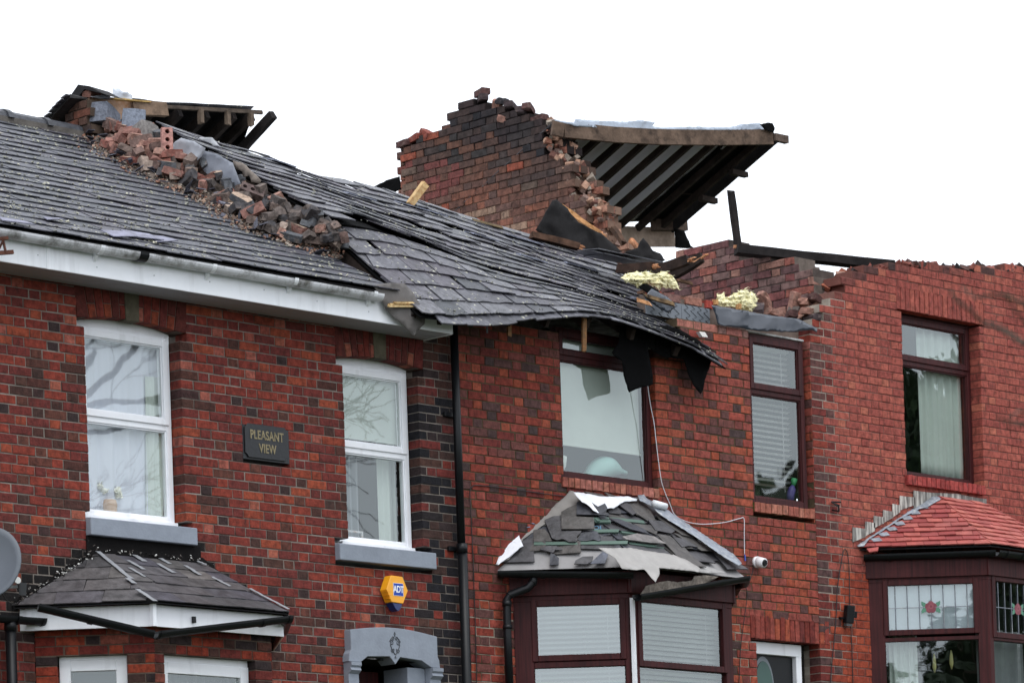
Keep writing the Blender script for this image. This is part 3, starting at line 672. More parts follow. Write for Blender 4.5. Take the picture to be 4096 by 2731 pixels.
for i in range(NS + 1):
    s = i / NS
    xb, xf, xt = 3.3 + s * 4.32, 3.3 + s * 4.42, 3.3 + s * 4.8
    yb, yf, yt = -.53 + .28 * s, .56 - .25 * s, 2.72 - 1.05 * s
    fu = V((xf, yf, zon(FLD, xf, yf))); GRID.append((V((xb, yb, zon(BOT, xb, yb))), fu + V((0, .06, -.04)) * max(0, 1 - s * 3.5), V((xt, yt, zon(TOPL, xt, yt))), fu))
def SHP(s, t):
    f = max(0, min(.9999, s)) * NS; i = int(f); f -= i
    a, b, c, b2 = (GRID[i][k].lerp(GRID[i + 1][k], f) for k in range(4))
    if t < TF: p = a.lerp(b, t / TF)
    else: p = b2.lerp(c, (t - TF) / (1 - TF))
    w = max(0, min(1, (s - .12) / .4)); w = w * w * (3 - 2 * w)
    if w: p = p.lerp(a * (1 - t) ** 2 + b2 * (2 * t * (1 - t)) + c * t * t, w * .8)
    # rounded fold and a little sag
    p.z += .014 * math.sin(s * 9 + t * 5) * (.3 + .7 * t) * math.sin(math.pi * min(1, max(0, t)))
    return p
def SHN(s, t):
    e = .01; du = SHP(min(1, s + e), t) - SHP(max(0, s - e), t); t = min(max(t, e), TF - 2 * e) if t < TF else min(max(t, TF + 2 * e), 1 - e); dv = SHP(s, t + e) - SHP(s, t - e)
    return du.cross(dv).normalized()
def SHQ(s, t, n): return SHP(s, t) + SHN(s, min(1, max(0, t))) * n
ROOF3 = thing('collapsed_roof', (5, 0, 5.6), 'sagging sheet of dark slates fallen forward over the middle house windows', 'roof')
rng = random.Random(77)
for ta, tb_ in ((0, TF - .002), (TF + .002, 1)):
    mb = MB(); nu, nv = 40, 10; vs = [SHQ(i / nu, ta + (tb_ - ta) * j / nv, -.02) for j in range(nv + 1) for i in range(nu + 1)]
    mb.mesh(vs, [(j * (nu + 1) + i, j * (nu + 1) + i + 1, (j + 1) * (nu + 1) + i + 1, (j + 1) * (nu + 1) + i) for j in range(nv) for i in range(nu)])
    o = mb.build('underfelt', M['felt_black'], ROOF3); md = o.modifiers.new('thickness', 'SOLIDIFY'); md.thickness = .01
TL = 3.95; rows = 20; sl_items = []
SL3 = [lin(72, 71, 77), lin(62, 62, 69), lin(82, 81, 88), lin(68, 64, 72), lin(94, 94, 99), lin(52, 54, 59)]
def add_slate(s0, s1, t0, t1, lift, rot, ns=0., col=None):
    c = (s0 + s1) / 2; q = []
    nb = 3
    tail = []
    for k in range(nb + 1):
        f = k / nb; tail.append((s0 + (s1 - s0) * f, t0 + (rng.uniform(-.0035, .0035) if 0 < k < nb else 0)))
    head = [(s1, t1), (s0, t1)]
    q = tail + head
    out = []
    for s, t in q:
        ss = s - rot * (t - t0) * .8; tt = t + rot * (s - c) * 1.0
        tt = min(tt, TF - .003) if t0 < TF - .02 else max(tt, TF + .003)
        out.append((ss, tt, lift * (1 - (t - t0) / (t1 - t0)) + ns * (s - c) / (s1 - s0)))
    bot = [SHQ(*p) for p in out]; top = [SHQ(p[0], p[1], p[2] + .011) for p in out]
    pr = [proj(x) for x in top]
    sl_items.append((parea(pr), bot, top, col or mixc(rng.choice(SL3), rng.choice(SL3), rng.random())))
RT = [TF * k / 6 for k in range(6)] + [TF + .004 + (1 - TF) * k / 10.5 for k in range(11)]
for r, t0 in enumerate(RT):
    t1 = t0 + (1.5 * TF / 6 if t0 < TF else 1.5 * (1 - TF) / 10.5); n = 14; off = .5 * (r % 2)
    for k in range(-1, n + 1):
        s0 = (k + off) / n + rng.uniform(-.004, .004); s1 = s0 + 1 / n - rng.uniform(.0015, .006)
        edge = rng.uniform(-.012, .012)
        s0 = max(s0, -.004 + edge); s1 = min(s1, 1.0 + edge * .8)
        if s1 - s0 < .02: continue
        up = t0 > TF
        if up and rng.random() < .025: continue
        mess = 1.0 if up else .45
        lift = .017 + rng.uniform(0, .009) * mess + (rng.random() < .08 * mess) * rng.uniform(.006, .018)
        add_slate(s0, s1, t0 + rng.uniform(-.006, .006) * mess, min(t1, 1.04), lift, rng.uniform(-.02, .02) * mess + (rng.random() < .06) * rng.uniform(-.2, .2), rng.uniform(-.012, .012) * mess)
for k in range(12):          # short eaves slates showing under the lowest course
    s0 = .04 + k * .078 + rng.uniform(-.01, .01); add_slate(s0, s0 + .085, -.022 + rng.uniform(-.012, .008), .05, -.012, rng.uniform(-.04, .04), 0, mixc(lin(66, 66, 72), lin(110, 110, 118), rng.random() ** 2))
for s, t, w in ((.62, .62, .07), (.45, .86, .1), (.8, .74, .08), (.55, .72, .06), (.3, .8, .06), (.88, .5, .09), (.72, .9, .08), (.2, .93, .05)):   # clean undersides turned up
    add_slate(s, s + w, t, t + .06, .04, rng.uniform(-.3, .3), .01, lin(150, 154, 170))
sl_items.sort(key=lambda x: -x[0]); rest = MB()
for i, (a, b, t, col) in enumerate(sl_items):
    n = len(b); fs = [tuple(range(n - 1, -1, -1)), tuple(range(n, 2 * n))] + [(k, (k + 1) % n, n + (k + 1) % n, n + k) for k in range(n)]
    if i < 300:
        m = MB(); m.mesh(b + t, fs, col); m.build('slate', M['slate'], ROOF3)
    else: rest.mesh(b + t, fs, col)
if rest.v: rest.build('slate_courses', M['slate'], ROOF3, kind='stuff')
lich = MB(); lr = random.Random(67)
for i in range(800):
    s_, r_ = lr.uniform(.01, .97), lr.choice(RT); t_ = min(.99, r_ + abs(lr.gauss(0, .012))); k = lr.uniform(.0025, .006)
    chunk(lich, SHQ(s_, t_, .034), (k * 1.5, k, k * .6), lr, lr.choice([lin(160, 160, 150), lin(142, 142, 136), lin(178, 176, 164)]))
lich.build('lichen', M['rubble'], ROOF3, kind='stuff')
DW = lin(48, 40, 36)
for s in (.006, .09, .19, .3, .42, .55, .7, .85):     # rafters under the sheet
    mb = MB(); mb.beam(SHQ(s, .02, -.1), SHQ(s, TF - .01, -.1), .05, .1, ZU, DW, .01, rng); mb.beam(SHQ(s, TF + .01, -.1), SHQ(s, .97, -.1), .05, .1, ZU, DW, .02, rng); mb.build('rafter', M['old_wood'], ROOF3)
LW = lin(204, 178, 130)
for (x0, y0, x1, y1, Y) in ((1535, 1172, 1648, 1174, -.34), (1556, 1216, 1662, 1217, -.44), (1552, 1224, 1670, 1226, -.46), (1575, 1210, 1662, 1211, -.45)):
    mb = MB(); mb.beam(PY(x0, y0, Y), PY(x1, y1, Y + .05), .02, .016, ZU, LW, .01, rng); mb.build('batten', M['wood'], ROOF3)
for (x0, y0, x1, y1, Y) in ((2037, 1262, 2037, 1348, -.3), (2336, 1270, 2336, 1405, -.33)):
    mb = MB(); mb.beam(PY(x0, y0, Y), PY(x1, y1, Y), .045, .02, V((0, 1, 0)), lin(112, 84, 58), .015, rng); mb.build('batten', M['wood'], ROOF3)
mb = MB(); mb.beam(PY(1946, 1265, -.4), PY(1948, 1328, -.4), .018, .006, V((0, 1, 0)), lin(110, 110, 116), .01, rng); mb.build('splinter', M['old_wood'], ROOF3)
for (x0, y0, x1, y1, t) in ((1405, 758, 1700, 826, 0), (1420, 765, 1690, 838, 0), (1640, 826, 1720, 842, 0), (1890, 880, 2010, 912, 0), (1235, 716, 1420, 775, 0)):   # battens along the top edge
    yy = 2.72 - 1.05 * ((x0 - 650) / 1780) - .05
    mb = MB(); mb.beam(PY(x0, y0, yy), PY(x1, y1, yy - .12), .03, .02, ZU, lin(128, 112, 88), .02, rng); mb.build('batten', M['old_wood'], ROOF3)
mb = MB(); mb.beam(PY(1640, 818, 1.9), PY(1702, 735, 1.9), .07, .045, V((0, 1, 0)), lin(196, 166, 120), .02, rng, 2); mb.build('plank', M['wood'], label='short pale plank standing upright on the fallen slate roof', cat='plank')
# hanging felt
FB = sheet(px(cM, [(1290, 205), (1335, 222), (1320, 330), (1268, 410), (1290, 440), (1330, 470), (1348, 478), (1360, 590), (1402, 724), (1480, 690), (1590, 662), (1588, 590), (1550, 365), (1600, 405), (1612, 210), (1450, 190)]), atY(-.17), 'felt_flap', 'felt_black', step=13, wr=.03, ws=3, seed=3, label='black felt flap hanging in front of the wide brown window', cat='felt')
sheet(px(cM, [(1590, 195), (1600, 405), (1640, 430), (1700, 452), (1830, 462), (1870, 590), (1905, 660), (1962, 738), (1985, 705), (2000, 620), (2040, 510), (2066, 425), (1960, 320), (1800, 230), (1700, 200)]), atY(-.16), 'felt_flap', 'felt_black', step=13, wr=.03, ws=3, seed=4, label='pointed black felt flap hanging between the brown windows', cat='felt')
sheet(px(cB, [(1640, 1180), (1760, 1165), (1880, 1170), (1950, 1250), (2030, 1390), (2025, 1470), (1975, 1520), (1945, 1560), (1925, 1540), (1880, 1490), (1800, 1420), (1740, 1360), (1700, 1260)]), atY(-.40), 'torn_underlay', 'membrane', step=14, wr=.04, ws=6, seed=5, col=lin(104, 100, 98), label='torn grey underlay hanging over the end of the white fascia', cat='underlay')
# ---------------------------------------------------------------- rubble on the left roof
PATH = [(345, 556), (400, 612), (490, 668), (593, 720), (720, 775), (828, 820), (903, 880), (1000, 934), (1100, 966), (1246, 1010), (1350, 1040)]
def pathpt(f):
    k = min(len(PATH) - 2, int(f * (len(PATH) - 1))); t = f * (len(PATH) - 1) - k
    a, b = PATH[k], PATH[k + 1]; u, v = RF2.px(a[0] + (b[0] - a[0]) * t, a[1] + (b[1] - a[1]) * t); return u, v
rng = random.Random(31)
rub = MB()
for i in range(1900):
    f = rng.random() ** 1.1; u, v = pathpt(f); du = rng.gauss(.1, .13); k = rng.uniform(.004, .013) * (1.8 if rng.random() < .1 else 1)
    chunk(rub, RF2.p(min(3.22, u + du), v + rng.gauss(0, .05), .025 + max(0, .1 - abs(du - .2) * .4) * rng.random()), (k, k * .8, k * .6), rng, rng.choice([lin(150, 126, 110), lin(140, 130, 120), lin(122, 104, 94), lin(142, 106, 90), lin(104, 97, 93)]))
for i in range(90):
    f = rng.random(); u, v = pathpt(f); c = RF2.p(u + rng.uniform(-.1, .3), v + rng.gauss(0, .06), rng.uniform(.02, .12)); w, l = rng.uniform(.03, .09), rng.uniform(.02, .06); a = V((rng.gauss(0, 1), rng.gauss(0, 1), rng.gauss(0, .3))).normalized(); b = a.cross(V((rng.gauss(0, .3), rng.gauss(0, .3), 1))).normalized()
    rub.prism([c - a * w, c + b * l, c + a * w * .8, c - b * l * .7], V((0, 0, .007)), rng.choice([lin(84, 84, 92), lin(72, 72, 80), lin(110, 110, 120)]))
rub.build('mortar_rubble', M['rubble'], label='crumbled mortar strewn down the edge of the slate roof', kind='stuff')
mb = MB()      # packed bed of dust under the bricks
vs = []
for i in range(41):
    u, v = pathpt(i / 40)
    for j in range(7):
        a = j / 6; vs.append(RF2.p(u - .02 + a * .6, v + .02 * noise.noise(V((i * .7, j, 0))), .02 + .17 * math.sin(a * 1.75) * (.75 + .5 * noise.noise(V((i * .5, j * .8, 3)))) * (.5 + .6 * (1 - i / 40)) - (.03 if j == 0 else 0)))
mb.mesh(vs, [(i * 7 + j, (i + 1) * 7 + j, (i + 1) * 7 + j + 1, i * 7 + j + 1) for i in range(40) for j in range(6)], lin(104, 94, 87))
mb.build('rubble_bed', M['rubble'], label='packed bed of mortar dust under the fallen bricks', kind='stuff')
def brick_obj(c, rot, col, size=(.215, .1, .065), chip=0., mat='brick_fresh', holes=0, rng=rng, name='fallen_brick', mcap=None):
    L_, W_, H_ = size; mb = MB(); R = rot
    n = [3, 2, 2]; g = {}; vs = []; fs = []
    def vid(i, j, k):
        if (i, j, k) not in g:
            p = V(((i / n[0] - .5) * L_, (j / n[1] - .5) * W_, (k / n[2] - .5) * H_))
            ext = (i in (0, n[0])) + (j in (0, n[1])) + (k in (0, n[2]))
            p *= 1 - (.018 if ext == 2 else .05 if ext == 3 else 0) ; p += V((rng.uniform(-1, 1), rng.uniform(-1, 1), rng.uniform(-1, 1))) * (.0022 + chip * .012)
            if ext == 3 and rng.random() < chip: p *= rng.uniform(.72, .92)
            g[(i, j, k)] = len(vs); vs.append(p)
        return g[(i, j, k)]
    for i in range(n[0]):
        for j in range(n[1]):
            fs.append((vid(i, j, n[2]), vid(i + 1, j, n[2]), vid(i + 1, j + 1, n[2]), vid(i, j + 1, n[2]))); fs.append((vid(i, j + 1, 0), vid(i + 1, j + 1, 0), vid(i + 1, j, 0), vid(i, j, 0)))
    for i in range(n[0]):
        for k in range(n[2]):
            fs.append((vid(i, 0, k), vid(i + 1, 0, k), vid(i + 1, 0, k + 1), vid(i, 0, k + 1))); fs.append((vid(i, n[1], k + 1), vid(i + 1, n[1], k + 1), vid(i + 1, n[1], k), vid(i, n[1], k)))
    for j in range(n[1]):
        for k in range(n[2]):
            fs.append((vid(0, j, k + 1), vid(0, j + 1, k + 1), vid(0, j + 1, k), vid(0, j, k))); fs.append((vid(n[0], j, k), vid(n[0], j + 1, k), vid(n[0], j + 1, k + 1), vid(n[0], j, k + 1)))
    cols = []
    mb.mesh([c + R @ v for v in vs], fs, col)
    if mcap:      # old mortar stuck to the bed face
        nf = 2 * n[0] * n[1]
        for q in range(0, nf, 2):
            if rng.random() < .8: mb.c[q] = mcap
    return mb.build(name, M[mat])
def rot3(a, b, c): return Matrix.Rotation(a, 3, 'Z') @ Matrix.Rotation(b, 3, 'Y') @ Matrix.Rotation(c, 3, 'X')
def tagt(o, label, cat, group=None):
    o['label'] = label; o['category'] = cat
    if group: o['group'] = group
    return o
FB_R = [lin(136, 98, 88), lin(124, 90, 82), lin(150, 116, 104), lin(126, 82, 74), lin(110, 90, 84), lin(148, 132, 122)]
FB_S = [lin(84, 78, 76), lin(96, 87, 83), lin(70, 68, 70), lin(106, 92, 86), lin(86, 88, 92)]
for i in range(210):
    f = .02 + .96 * ((i + rng.random()) / 210); u, v = pathpt(f); lay = rng.random()
    du = .05 + rng.random() * .62; hgt = .05 + .27 * math.sin(min(1, du / .55) * 1.5) * (.75 + .35 * (1 - f)) * (.45 + lay * .6)
    X_ = u + du
    if X_ > 3.22: hgt = min(hgt, .2)
    if f > .6: du = min(du, 3.26 - u - rng.random() * .12)
    red = rng.random() < (.9 if f < .3 else .5 if f < .45 else .16)
    col = rng.choice(FB_R if red else FB_S); half = rng.random() < .55
    R = rot3(rng.uniform(0, 3.14), rng.uniform(-.6, .6), rng.choice((0, 1.57, 0)) + rng.uniform(-.5, .5))
    o = brick_obj(RF2.p(u + du, v + rng.uniform(-.05, .05), hgt), R, col, (rng.uniform(.065, .13) if half else .215, rng.uniform(.075, .1) if half else .1, .066), .3 if rng.random() < .4 else .08, mcap=lin(160, 140, 124) if rng.random() < .45 else None)
    zone = ('just below the roof ridge', 'below the grey stone blocks', 'beside the perforated pink brick', 'below the pale grey membrane', 'under the crumpled grey membrane', 'beside the dark perforated brick', 'midway between membrane and gutter', 'in the shade of fallen slates', 'near the lower end of the pile', 'close to the end of the white gutter')[min(9, int(f * 10))]
    lab = ('reddish ' if red else 'sooty grey ') + ('half brick ' if half else 'brick ') + zone
    tagt(o, lab, 'brick', 'fallen bricks: ' + lab)
# grey stone copings at the head of the pile
def block(c, size, R, col, label, seed):
    r = random.Random(seed); o = brick_obj(c, R, col, size, .1, 'rubble', rng=r, name='stone_block'); tagt(o, label, 'stone'); return o
stonepx = ((cA(815, 340), (.36, .2, .19), lin(112, 116, 126), 'large grey stone block at the top of the brick pile', 3.25), (cA(1045, 390), (.31, .22, .19), lin(118, 124, 136), 'grey stone block leaning right of the largest block', 3.3), (cA(1130, 475), (.27, .2, .17), lin(124, 120, 118), 'grey and tan stone lump below the leaning block', 3.2))
for k, (p, sz, col, lab, X) in enumerate(stonepx): block(PXc(p[0], p[1], X), sz, rot3(.5 + k * .4, .15, .1 * k), col, lab, k)
def holed_brick(c, ux, uz, label, col):
    """perforated brick: three real holes through the wide face; ux long axis, face normal uz"""
    ux = V(ux).normalized(); uz = V(uz); uz = (uz - ux * uz.dot(ux)).normalized(); uy = uz.cross(ux); mb = MB(); c = V(c); L_, W_, D = .215, .1, .065
    P = lambda a, b, d: c + ux * a + uy * b + uz * d
    for k in (-1, 0, 1):
        cx_ = k * L_ / 3; sq = []; ci = []
        for i in range(16):
            a = i * math.pi / 8 + math.pi / 16; ca, sa = math.cos(a), math.sin(a); m = max(abs(ca) / (L_ / 6), abs(sa) / (W_ / 2)); sq.append((cx_ + ca / m, sa / m)); ci.append((cx_ + ca * .0205, sa * .0205))
        cor = [(cx_ + L_ / 6, W_ / 2), (cx_ - L_ / 6, W_ / 2), (cx_ - L_ / 6, -W_ / 2), (cx_ + L_ / 6, -W_ / 2)]
        for i in range(16):
            j = (i + 1) % 16; ex = [q for q in cor if inside(q, [ci[i], (cx_ + (sq[i][0] - cx_) * 1.5, sq[i][1] * 1.5), (cx_ + (sq[j][0] - cx_) * 1.5, sq[j][1] * 1.5), ci[j]])]
            mb.poly([P(*ci[i], D / 2), P(*sq[i], D / 2)] + [P(*q, D / 2) for q in ex] + [P(*sq[j], D / 2), P(*ci[j], D / 2)], col)
            mb.poly([P(*ci[i], D / 2), P(*ci[j], D / 2), P(*ci[j], -D / 2), P(*ci[i], -D / 2)], col)
    b = [(-L_ / 2, -W_ / 2), (L_ / 2, -W_ / 2), (L_ / 2, W_ / 2), (-L_ / 2, W_ / 2)]
    for i in range(4): mb.poly([P(*b[i], D / 2), P(*b[(i + 1) % 4], D / 2), P(*b[(i + 1) % 4], -D / 2), P(*b[i], -D / 2)], col)
    mb.poly([P(*q, -D / 2) for q in b], lin(20, 18, 18))
    tagt(mb.build('perforated_brick', M['brick_fresh']), label, 'brick')
tocam = V((-.6, -.75, .1))
holed_brick(PXc(*cA(1308, 512), 2.95), (.02, .02, 1), (-.5, -.85, 0), 'pink perforated brick standing upright with three holes in the pile', lin(176, 130, 122))
holed_brick(PXc(*cA(1975, 915), 3.05), (.75, -.55, -.35), (-.35, -.75, .55), 'dark perforated brick lying in the shade of the fallen roof', lin(92, 78, 76))
# membranes showing in the gap
sheet(px(cA, [(1325, 565), (1380, 520), (1420, 492), (1520, 520), (1610, 575), (1580, 640), (1520, 697), (1440, 640), (1380, 620), (1335, 600)]), atX(3.08), 'roof_membrane', 'membrane', wr=.05, ws=6, seed=6, col=lin(168, 172, 180), label='pale grey membrane curling from under the upper edge of fallen slates', cat='membrane')
sheet(px(cA, [(1575, 590), (1700, 620), (1825, 690), (1840, 740), (1895, 865), (1800, 880), (1735, 868), (1660, 800), (1600, 760), (1560, 690)]), atX(3.14), 'roof_membrane', 'membrane', wr=.06, ws=5, seed=7, col=lin(128, 132, 142), label='crumpled grey membrane bulging from the gap under fallen slates', cat='membrane')
sheet(px(cA, [(1475, 490), (1665, 490), (1710, 545), (1740, 570), (1600, 545)]), atX(3.6), 'roof_membrane', 'membrane', wr=.03, ws=6, seed=8, col=lin(180, 182, 186), label='small pale membrane scrap above the fallen slate edge', cat='membrane')
sheet(px(cA, [(1830, 672), (1900, 690), (2000, 780), (2045, 830), (2035, 850), (1975, 840), (1960, 790), (1910, 800), (1905, 760), (1840, 735)]), atX(3.2), 'torn_board', 'membrane', wr=.01, ws=5, seed=9, th=.012, col=lin(122, 112, 104), label='torn strip of grey board under the verge of fallen slates', cat='board')
# dark brick mass of the party wall below the fallen roof
brick_wall(Fr((3.62, 0, 0), (-1, 0, 0)), H3, 'party_wall', -3.1, -.35, 5.6, 7.9, lambda u, v, h, r: r.choice(FB_S[:3] + [lin(74, 56, 52)]), lambda u, v, r: lin(56, 50, 48), keep=lambda u, v: v < 6.22 + (-u - .5) * .62, seed=41, nind=40, mat='brick_fresh')
# ---------------------------------------------------------------- broken party wall between the middle and right houses
PW = Fr((9.5, 0, 0), (-1, 0, 0))
cor = px(cC, [(1560, 345), (1545, 440), (1540, 520), (1595, 640), (1655, 690), (1700, 800), (1710, 950), (1860, 965), (1880, 1100), (1905, 1300), (1935, 1500)])
far = px(cC, [(1600, 360), (1660, 480), (1730, 560), (1800, 650), (1870, 780), (1920, 900), (1990, 990), (2060, 1090), (2095, 1160), (2110, 1300), (2150, 1480)])
base = px(cC, [(2150, 1760), (1300, 1760), (500, 1400), (380, 1010), (410, 800), (400, 560), (470, 545), (585, 480), (745, 440), (745, 395), (805, 370), (812, 310), (865, 290), (880, 235), (975, 215), (1110, 250), (1290, 300), (1400, 320)])
def lay(k):
    t = k / 2; mid = [(a[0] + (b[0] - a[0]) * t, a[1] + (b[1] - a[1]) * t) for a, b in zip(cor, far)]
    pts = []
    for a in base + mid: q = PXc(a[0], a[1], 9.5 + .115 * k); pts.append((-q.y, q.z))
    return pts
def colm(u, v, h, r):
    x, y = proj(PW.p(u, v)); t = max(0, min(1, (y - 640 + (x - 1900) * -.12) / 260)); e = max(0, min(1, (x - 2200 - (y - 600) * .35) / 120))
    so_ = max(0, min(1, (610 - y + (x - 1900) * .12) / 130)) * max(0, min(1, (x - 1640) / 200))
    if so_ > .15 and r.random() < so_ + .2: return mixc(r.choice([lin(40, 39, 43), lin(50, 46, 47), lin(34, 34, 38), lin(60, 50, 48)]), lin(90, 64, 58), r.random() * .25)
    if r.random() < .05: return lin(146, 78, 60)
    if x < 1850 and y > 640 and r.random() < .3: return lin(112, 64, 60)
    a = r.choice([lin(66, 56, 54), lin(82, 62, 56), lin(54, 50, 50), lin(96, 66, 55)]); b = r.choice([lin(134, 88, 73), lin(114, 82, 73), lin(148, 92, 72), lin(152, 124, 106), lin(104, 72, 63)])
    c = mixc(a, b, t); return mixc(c, r.choice([lin(176, 128, 106), lin(150, 88, 70), lin(130, 100, 92)]), e * .8)
def mortm(u, v, r):
    x, y = proj(PW.p(u, v)); t = max(0, min(1, (y - 620) / 250)); return mixc(lin(52, 46, 46), lin(168, 136, 118), t * r.uniform(.6, 1))
PWALL = thing('party_wall', (9.6, 3, 5.9), 'tall broken brick party wall blackened by soot at its top', 'wall')
for k in range(3):
    pg = lay(k); rg = random.Random(50 + k)
    brick_wall(Fr((9.5 + .115 * k, 0, 0), (-1, 0, 0)), PWALL, 'wall_leaf', -6.6, -1.6, 6.6, 10.0, colm if k == 0 else (lambda u, v, h, r: mixc(colm(u, v, h, r), r.choice([lin(176, 136, 116), lin(160, 104, 86), lin(140, 112, 102)]), .75 if v < 8.9 else .2)), mortm, keep=lambda u, v, pg=pg: inside((u, v), pg), seed=60 + k, nind=300 if k == 0 else 60, mat='brick', thick=.112, bd=.108, jit=.005, ch=.079, rec=.013, tone=.85)
fro = px(cE, [(520, 420), (700, 330), (745, 200), (880, 172), (1020, 160), (1030, 140), (1150, 130), (1200, 135), (1205, 175), (1260, 195), (1330, 225), (1400, 250), (1520, 270), (1600, 285), (1740, 275), (1780, 330), (1930, 330), (2060, 330), (2110, 420), (2060, 470), (2000, 540), (2000, 1100), (1300, 1100), (520, 1000)])
frp = []
for a in fro: q = PXc(a[0], a[1], 9.5); frp.append((-q.y, q.z))
brick_wall(PW, PWALL, 'wall_leaf', -3.1, -.222, 6.1, 7.6, lambda u, v, h, r: r.choice([lin(124, 74, 72), lin(108, 72, 72), lin(140, 84, 74), lin(118, 92, 88), lin(150, 110, 98), lin(96, 70, 70)]), lambda u, v, r: mixc(lin(136, 124, 116), lin(100, 90, 86), r.random()), keep=lambda u, v: inside((u, v), frp), seed=71, nind=240, mat='brick', thick=.33, bd=.14, jit=.006, rec=.014, tone=.85)
def lb(p, Y, R, col, label, size=(.215, .1, .066), chip=.15, group=None, mcap=None, seed=0, x=None):
    c = PXc(p[0], p[1], x) if x else PY(p[0], p[1], Y)
    return tagt(brick_obj(c, R, col, size, chip, mcap=mcap, rng=random.Random(seed)), label, 'brick', group)
DB = [lin(66, 56, 58), lin(84, 60, 58), lin(120, 62, 52), lin(150, 112, 100), lin(52, 50, 54)]
G_ = 'loose bricks on top of the party wall'
for k, (p, a, b, c, ci, lab) in enumerate((
    (cC(1036, 142), 1.2, 0, .03, 1, 'lone brick balanced at the very top of the broken party wall'),
    (cC(1040, 192), .9, .05, 0, 0, 'sooty brick directly beneath the topmost brick of the party wall'),
    (cC(1190, 208), .5, -.15, .1, 4, 'blackened brick tilted right of the topmost brick'),
    (cC(1152, 272), .9, .9, .6, 3, 'pale brick tipped on end near the top of the party wall'),
    (cC(1200, 335), .6, -.4, .2, 3, 'pale rounded brick sliding off the party wall top'),
    (cC(1260, 250), .5, .1, 0, 0, 'grey brick among the loose bricks right of the wall peak'),
    (cC(1360, 300), .4, .25, .15, 0, 'dark brick sloping down at the right of the wall peak'),
    (cC(1400, 270), .5, .2, 0, 1, 'brown brick at the right end of the loose bricks on the peak'),
    (cC(430, 540), 1.4, 0, 0, 1, 'loose brick on the left shoulder of the party wall'),
    (cC(520, 500), 1.3, .1, 0, 2, 'reddish brick second from the left end of the party wall'),
    (cC(605, 465), 1.2, -.5, .1, 2, 'thin reddish brick tilted on the left shoulder of the wall'),
    (cC(1480, 350), 1.5, .05, 0, 1, 'dark brick capping the right corner of the party wall'))):
    lb(p, 0, rot3(a, b, c), DB[ci], lab, x=9.56, seed=k + 5, chip=.1)
# bricks left on the broken edges in front
for k, (p, Y, a, b, ci, lab) in enumerate(((cE(800, 340), 1.2, .3, .1, 1, 0), (cE(1560, 690), .22, .1, .1, 3, 'pinkish brick lying beside the yellow insulation on the wall'), (cE(1440, 660), .25, .6, -.5, 0, 'dark brown brick tilted against the yellow insulation'), (cE(1700, 705), .2, .9, 0, 1, 'dark red brick on the wall head above the black membrane'),
    (cE(1490, 600), .45, .2, .9, 3, 'mortar-coated brick standing behind the yellow insulation'), (cE(1720, 610), .3, 1.5, 1.3, 3, 'grey mortar-coated half brick on the inner wall edge'), (cE(1800, 620), .25, .5, .1, 3, 'pale brick wedged by the broken corner of the salmon wall'), (cE(1840, 680), .12, .1, 0, 3, 'grey brick jutting from the broken salmon wall corner'), (cE(1850, 740), .1, 1.3, .1, 0, 'grey brown brick jutting just above the black membrane end'), (cE(1890, 585), .15, .3, .2, 1, 'dark brick tilted at the broken edge of the salmon wall'))):
    if lab: lb(p, Y, rot3(a, b, .1), DB[ci], lab, chip=.3, seed=k + 40, mcap=lin(150, 136, 124) if k % 2 else None)
rgb_ = MB(); r9 = random.Random(92)
for k in range(170):
    i = r9.randrange(len(cor) - 1); t = r9.random(); e = r9.random(); a = (cor[i][0] + (cor[i + 1][0] - cor[i][0]) * t, cor[i][1] + (cor[i + 1][1] - cor[i][1]) * t); b = (far[i][0] + (far[i + 1][0] - far[i][0]) * t, far[i][1] + (far[i + 1][1] - far[i][1]) * t)
    c = PXc(a[0] + (b[0] - a[0]) * e, a[1] + (b[1] - a[1]) * e, 9.5 + .26 * e); z = r9.uniform(.012, .05); chunk(rgb_, c, (z, z * .8, z * .7), random.Random(k + 900), dk_(r9.choice([lin(176, 140, 120), lin(150, 104, 88), lin(128, 106, 98), lin(110, 78, 70), lin(160, 148, 136)]), .8))
rgb_.build('crumbled_edge', M['rubble'], PWALL, kind='stuff')
# toothed corner of the right house above the middle house window
rng = random.Random(91); tooth = MB()
for k in range(46):
    t = rng.random(); x = 9.22 + t * .95; z = top4(x) - rng.uniform(.0, .22); y = rng.uniform(.15, .33)
    chunk(tooth, V((x - .02, y, z)), (.09 * rng.uniform(.5, 1), .05, .033), random.Random(k), rng.choice([lin(126, 84, 76), lin(140, 110, 98), lin(104, 80, 76), lin(150, 92, 74), lin(96, 88, 84)]))
for k in range(120):
    x = 10.0 + 4.4 * k / 120 + rng.uniform(-.02, .02); chunk(tooth, V((x, rng.uniform(.03, .2), top4(x) - rng.uniform(.01, .05))), (rng.uniform(.03, .07), .05, rng.uniform(.015, .035)), random.Random(k + 400), rng.choice([lin(70, 60, 58), lin(96, 74, 70), lin(56, 52, 52), lin(130, 80, 72)]))
tooth.build('broken_core', M['rubble'], H4, kind='stuff')
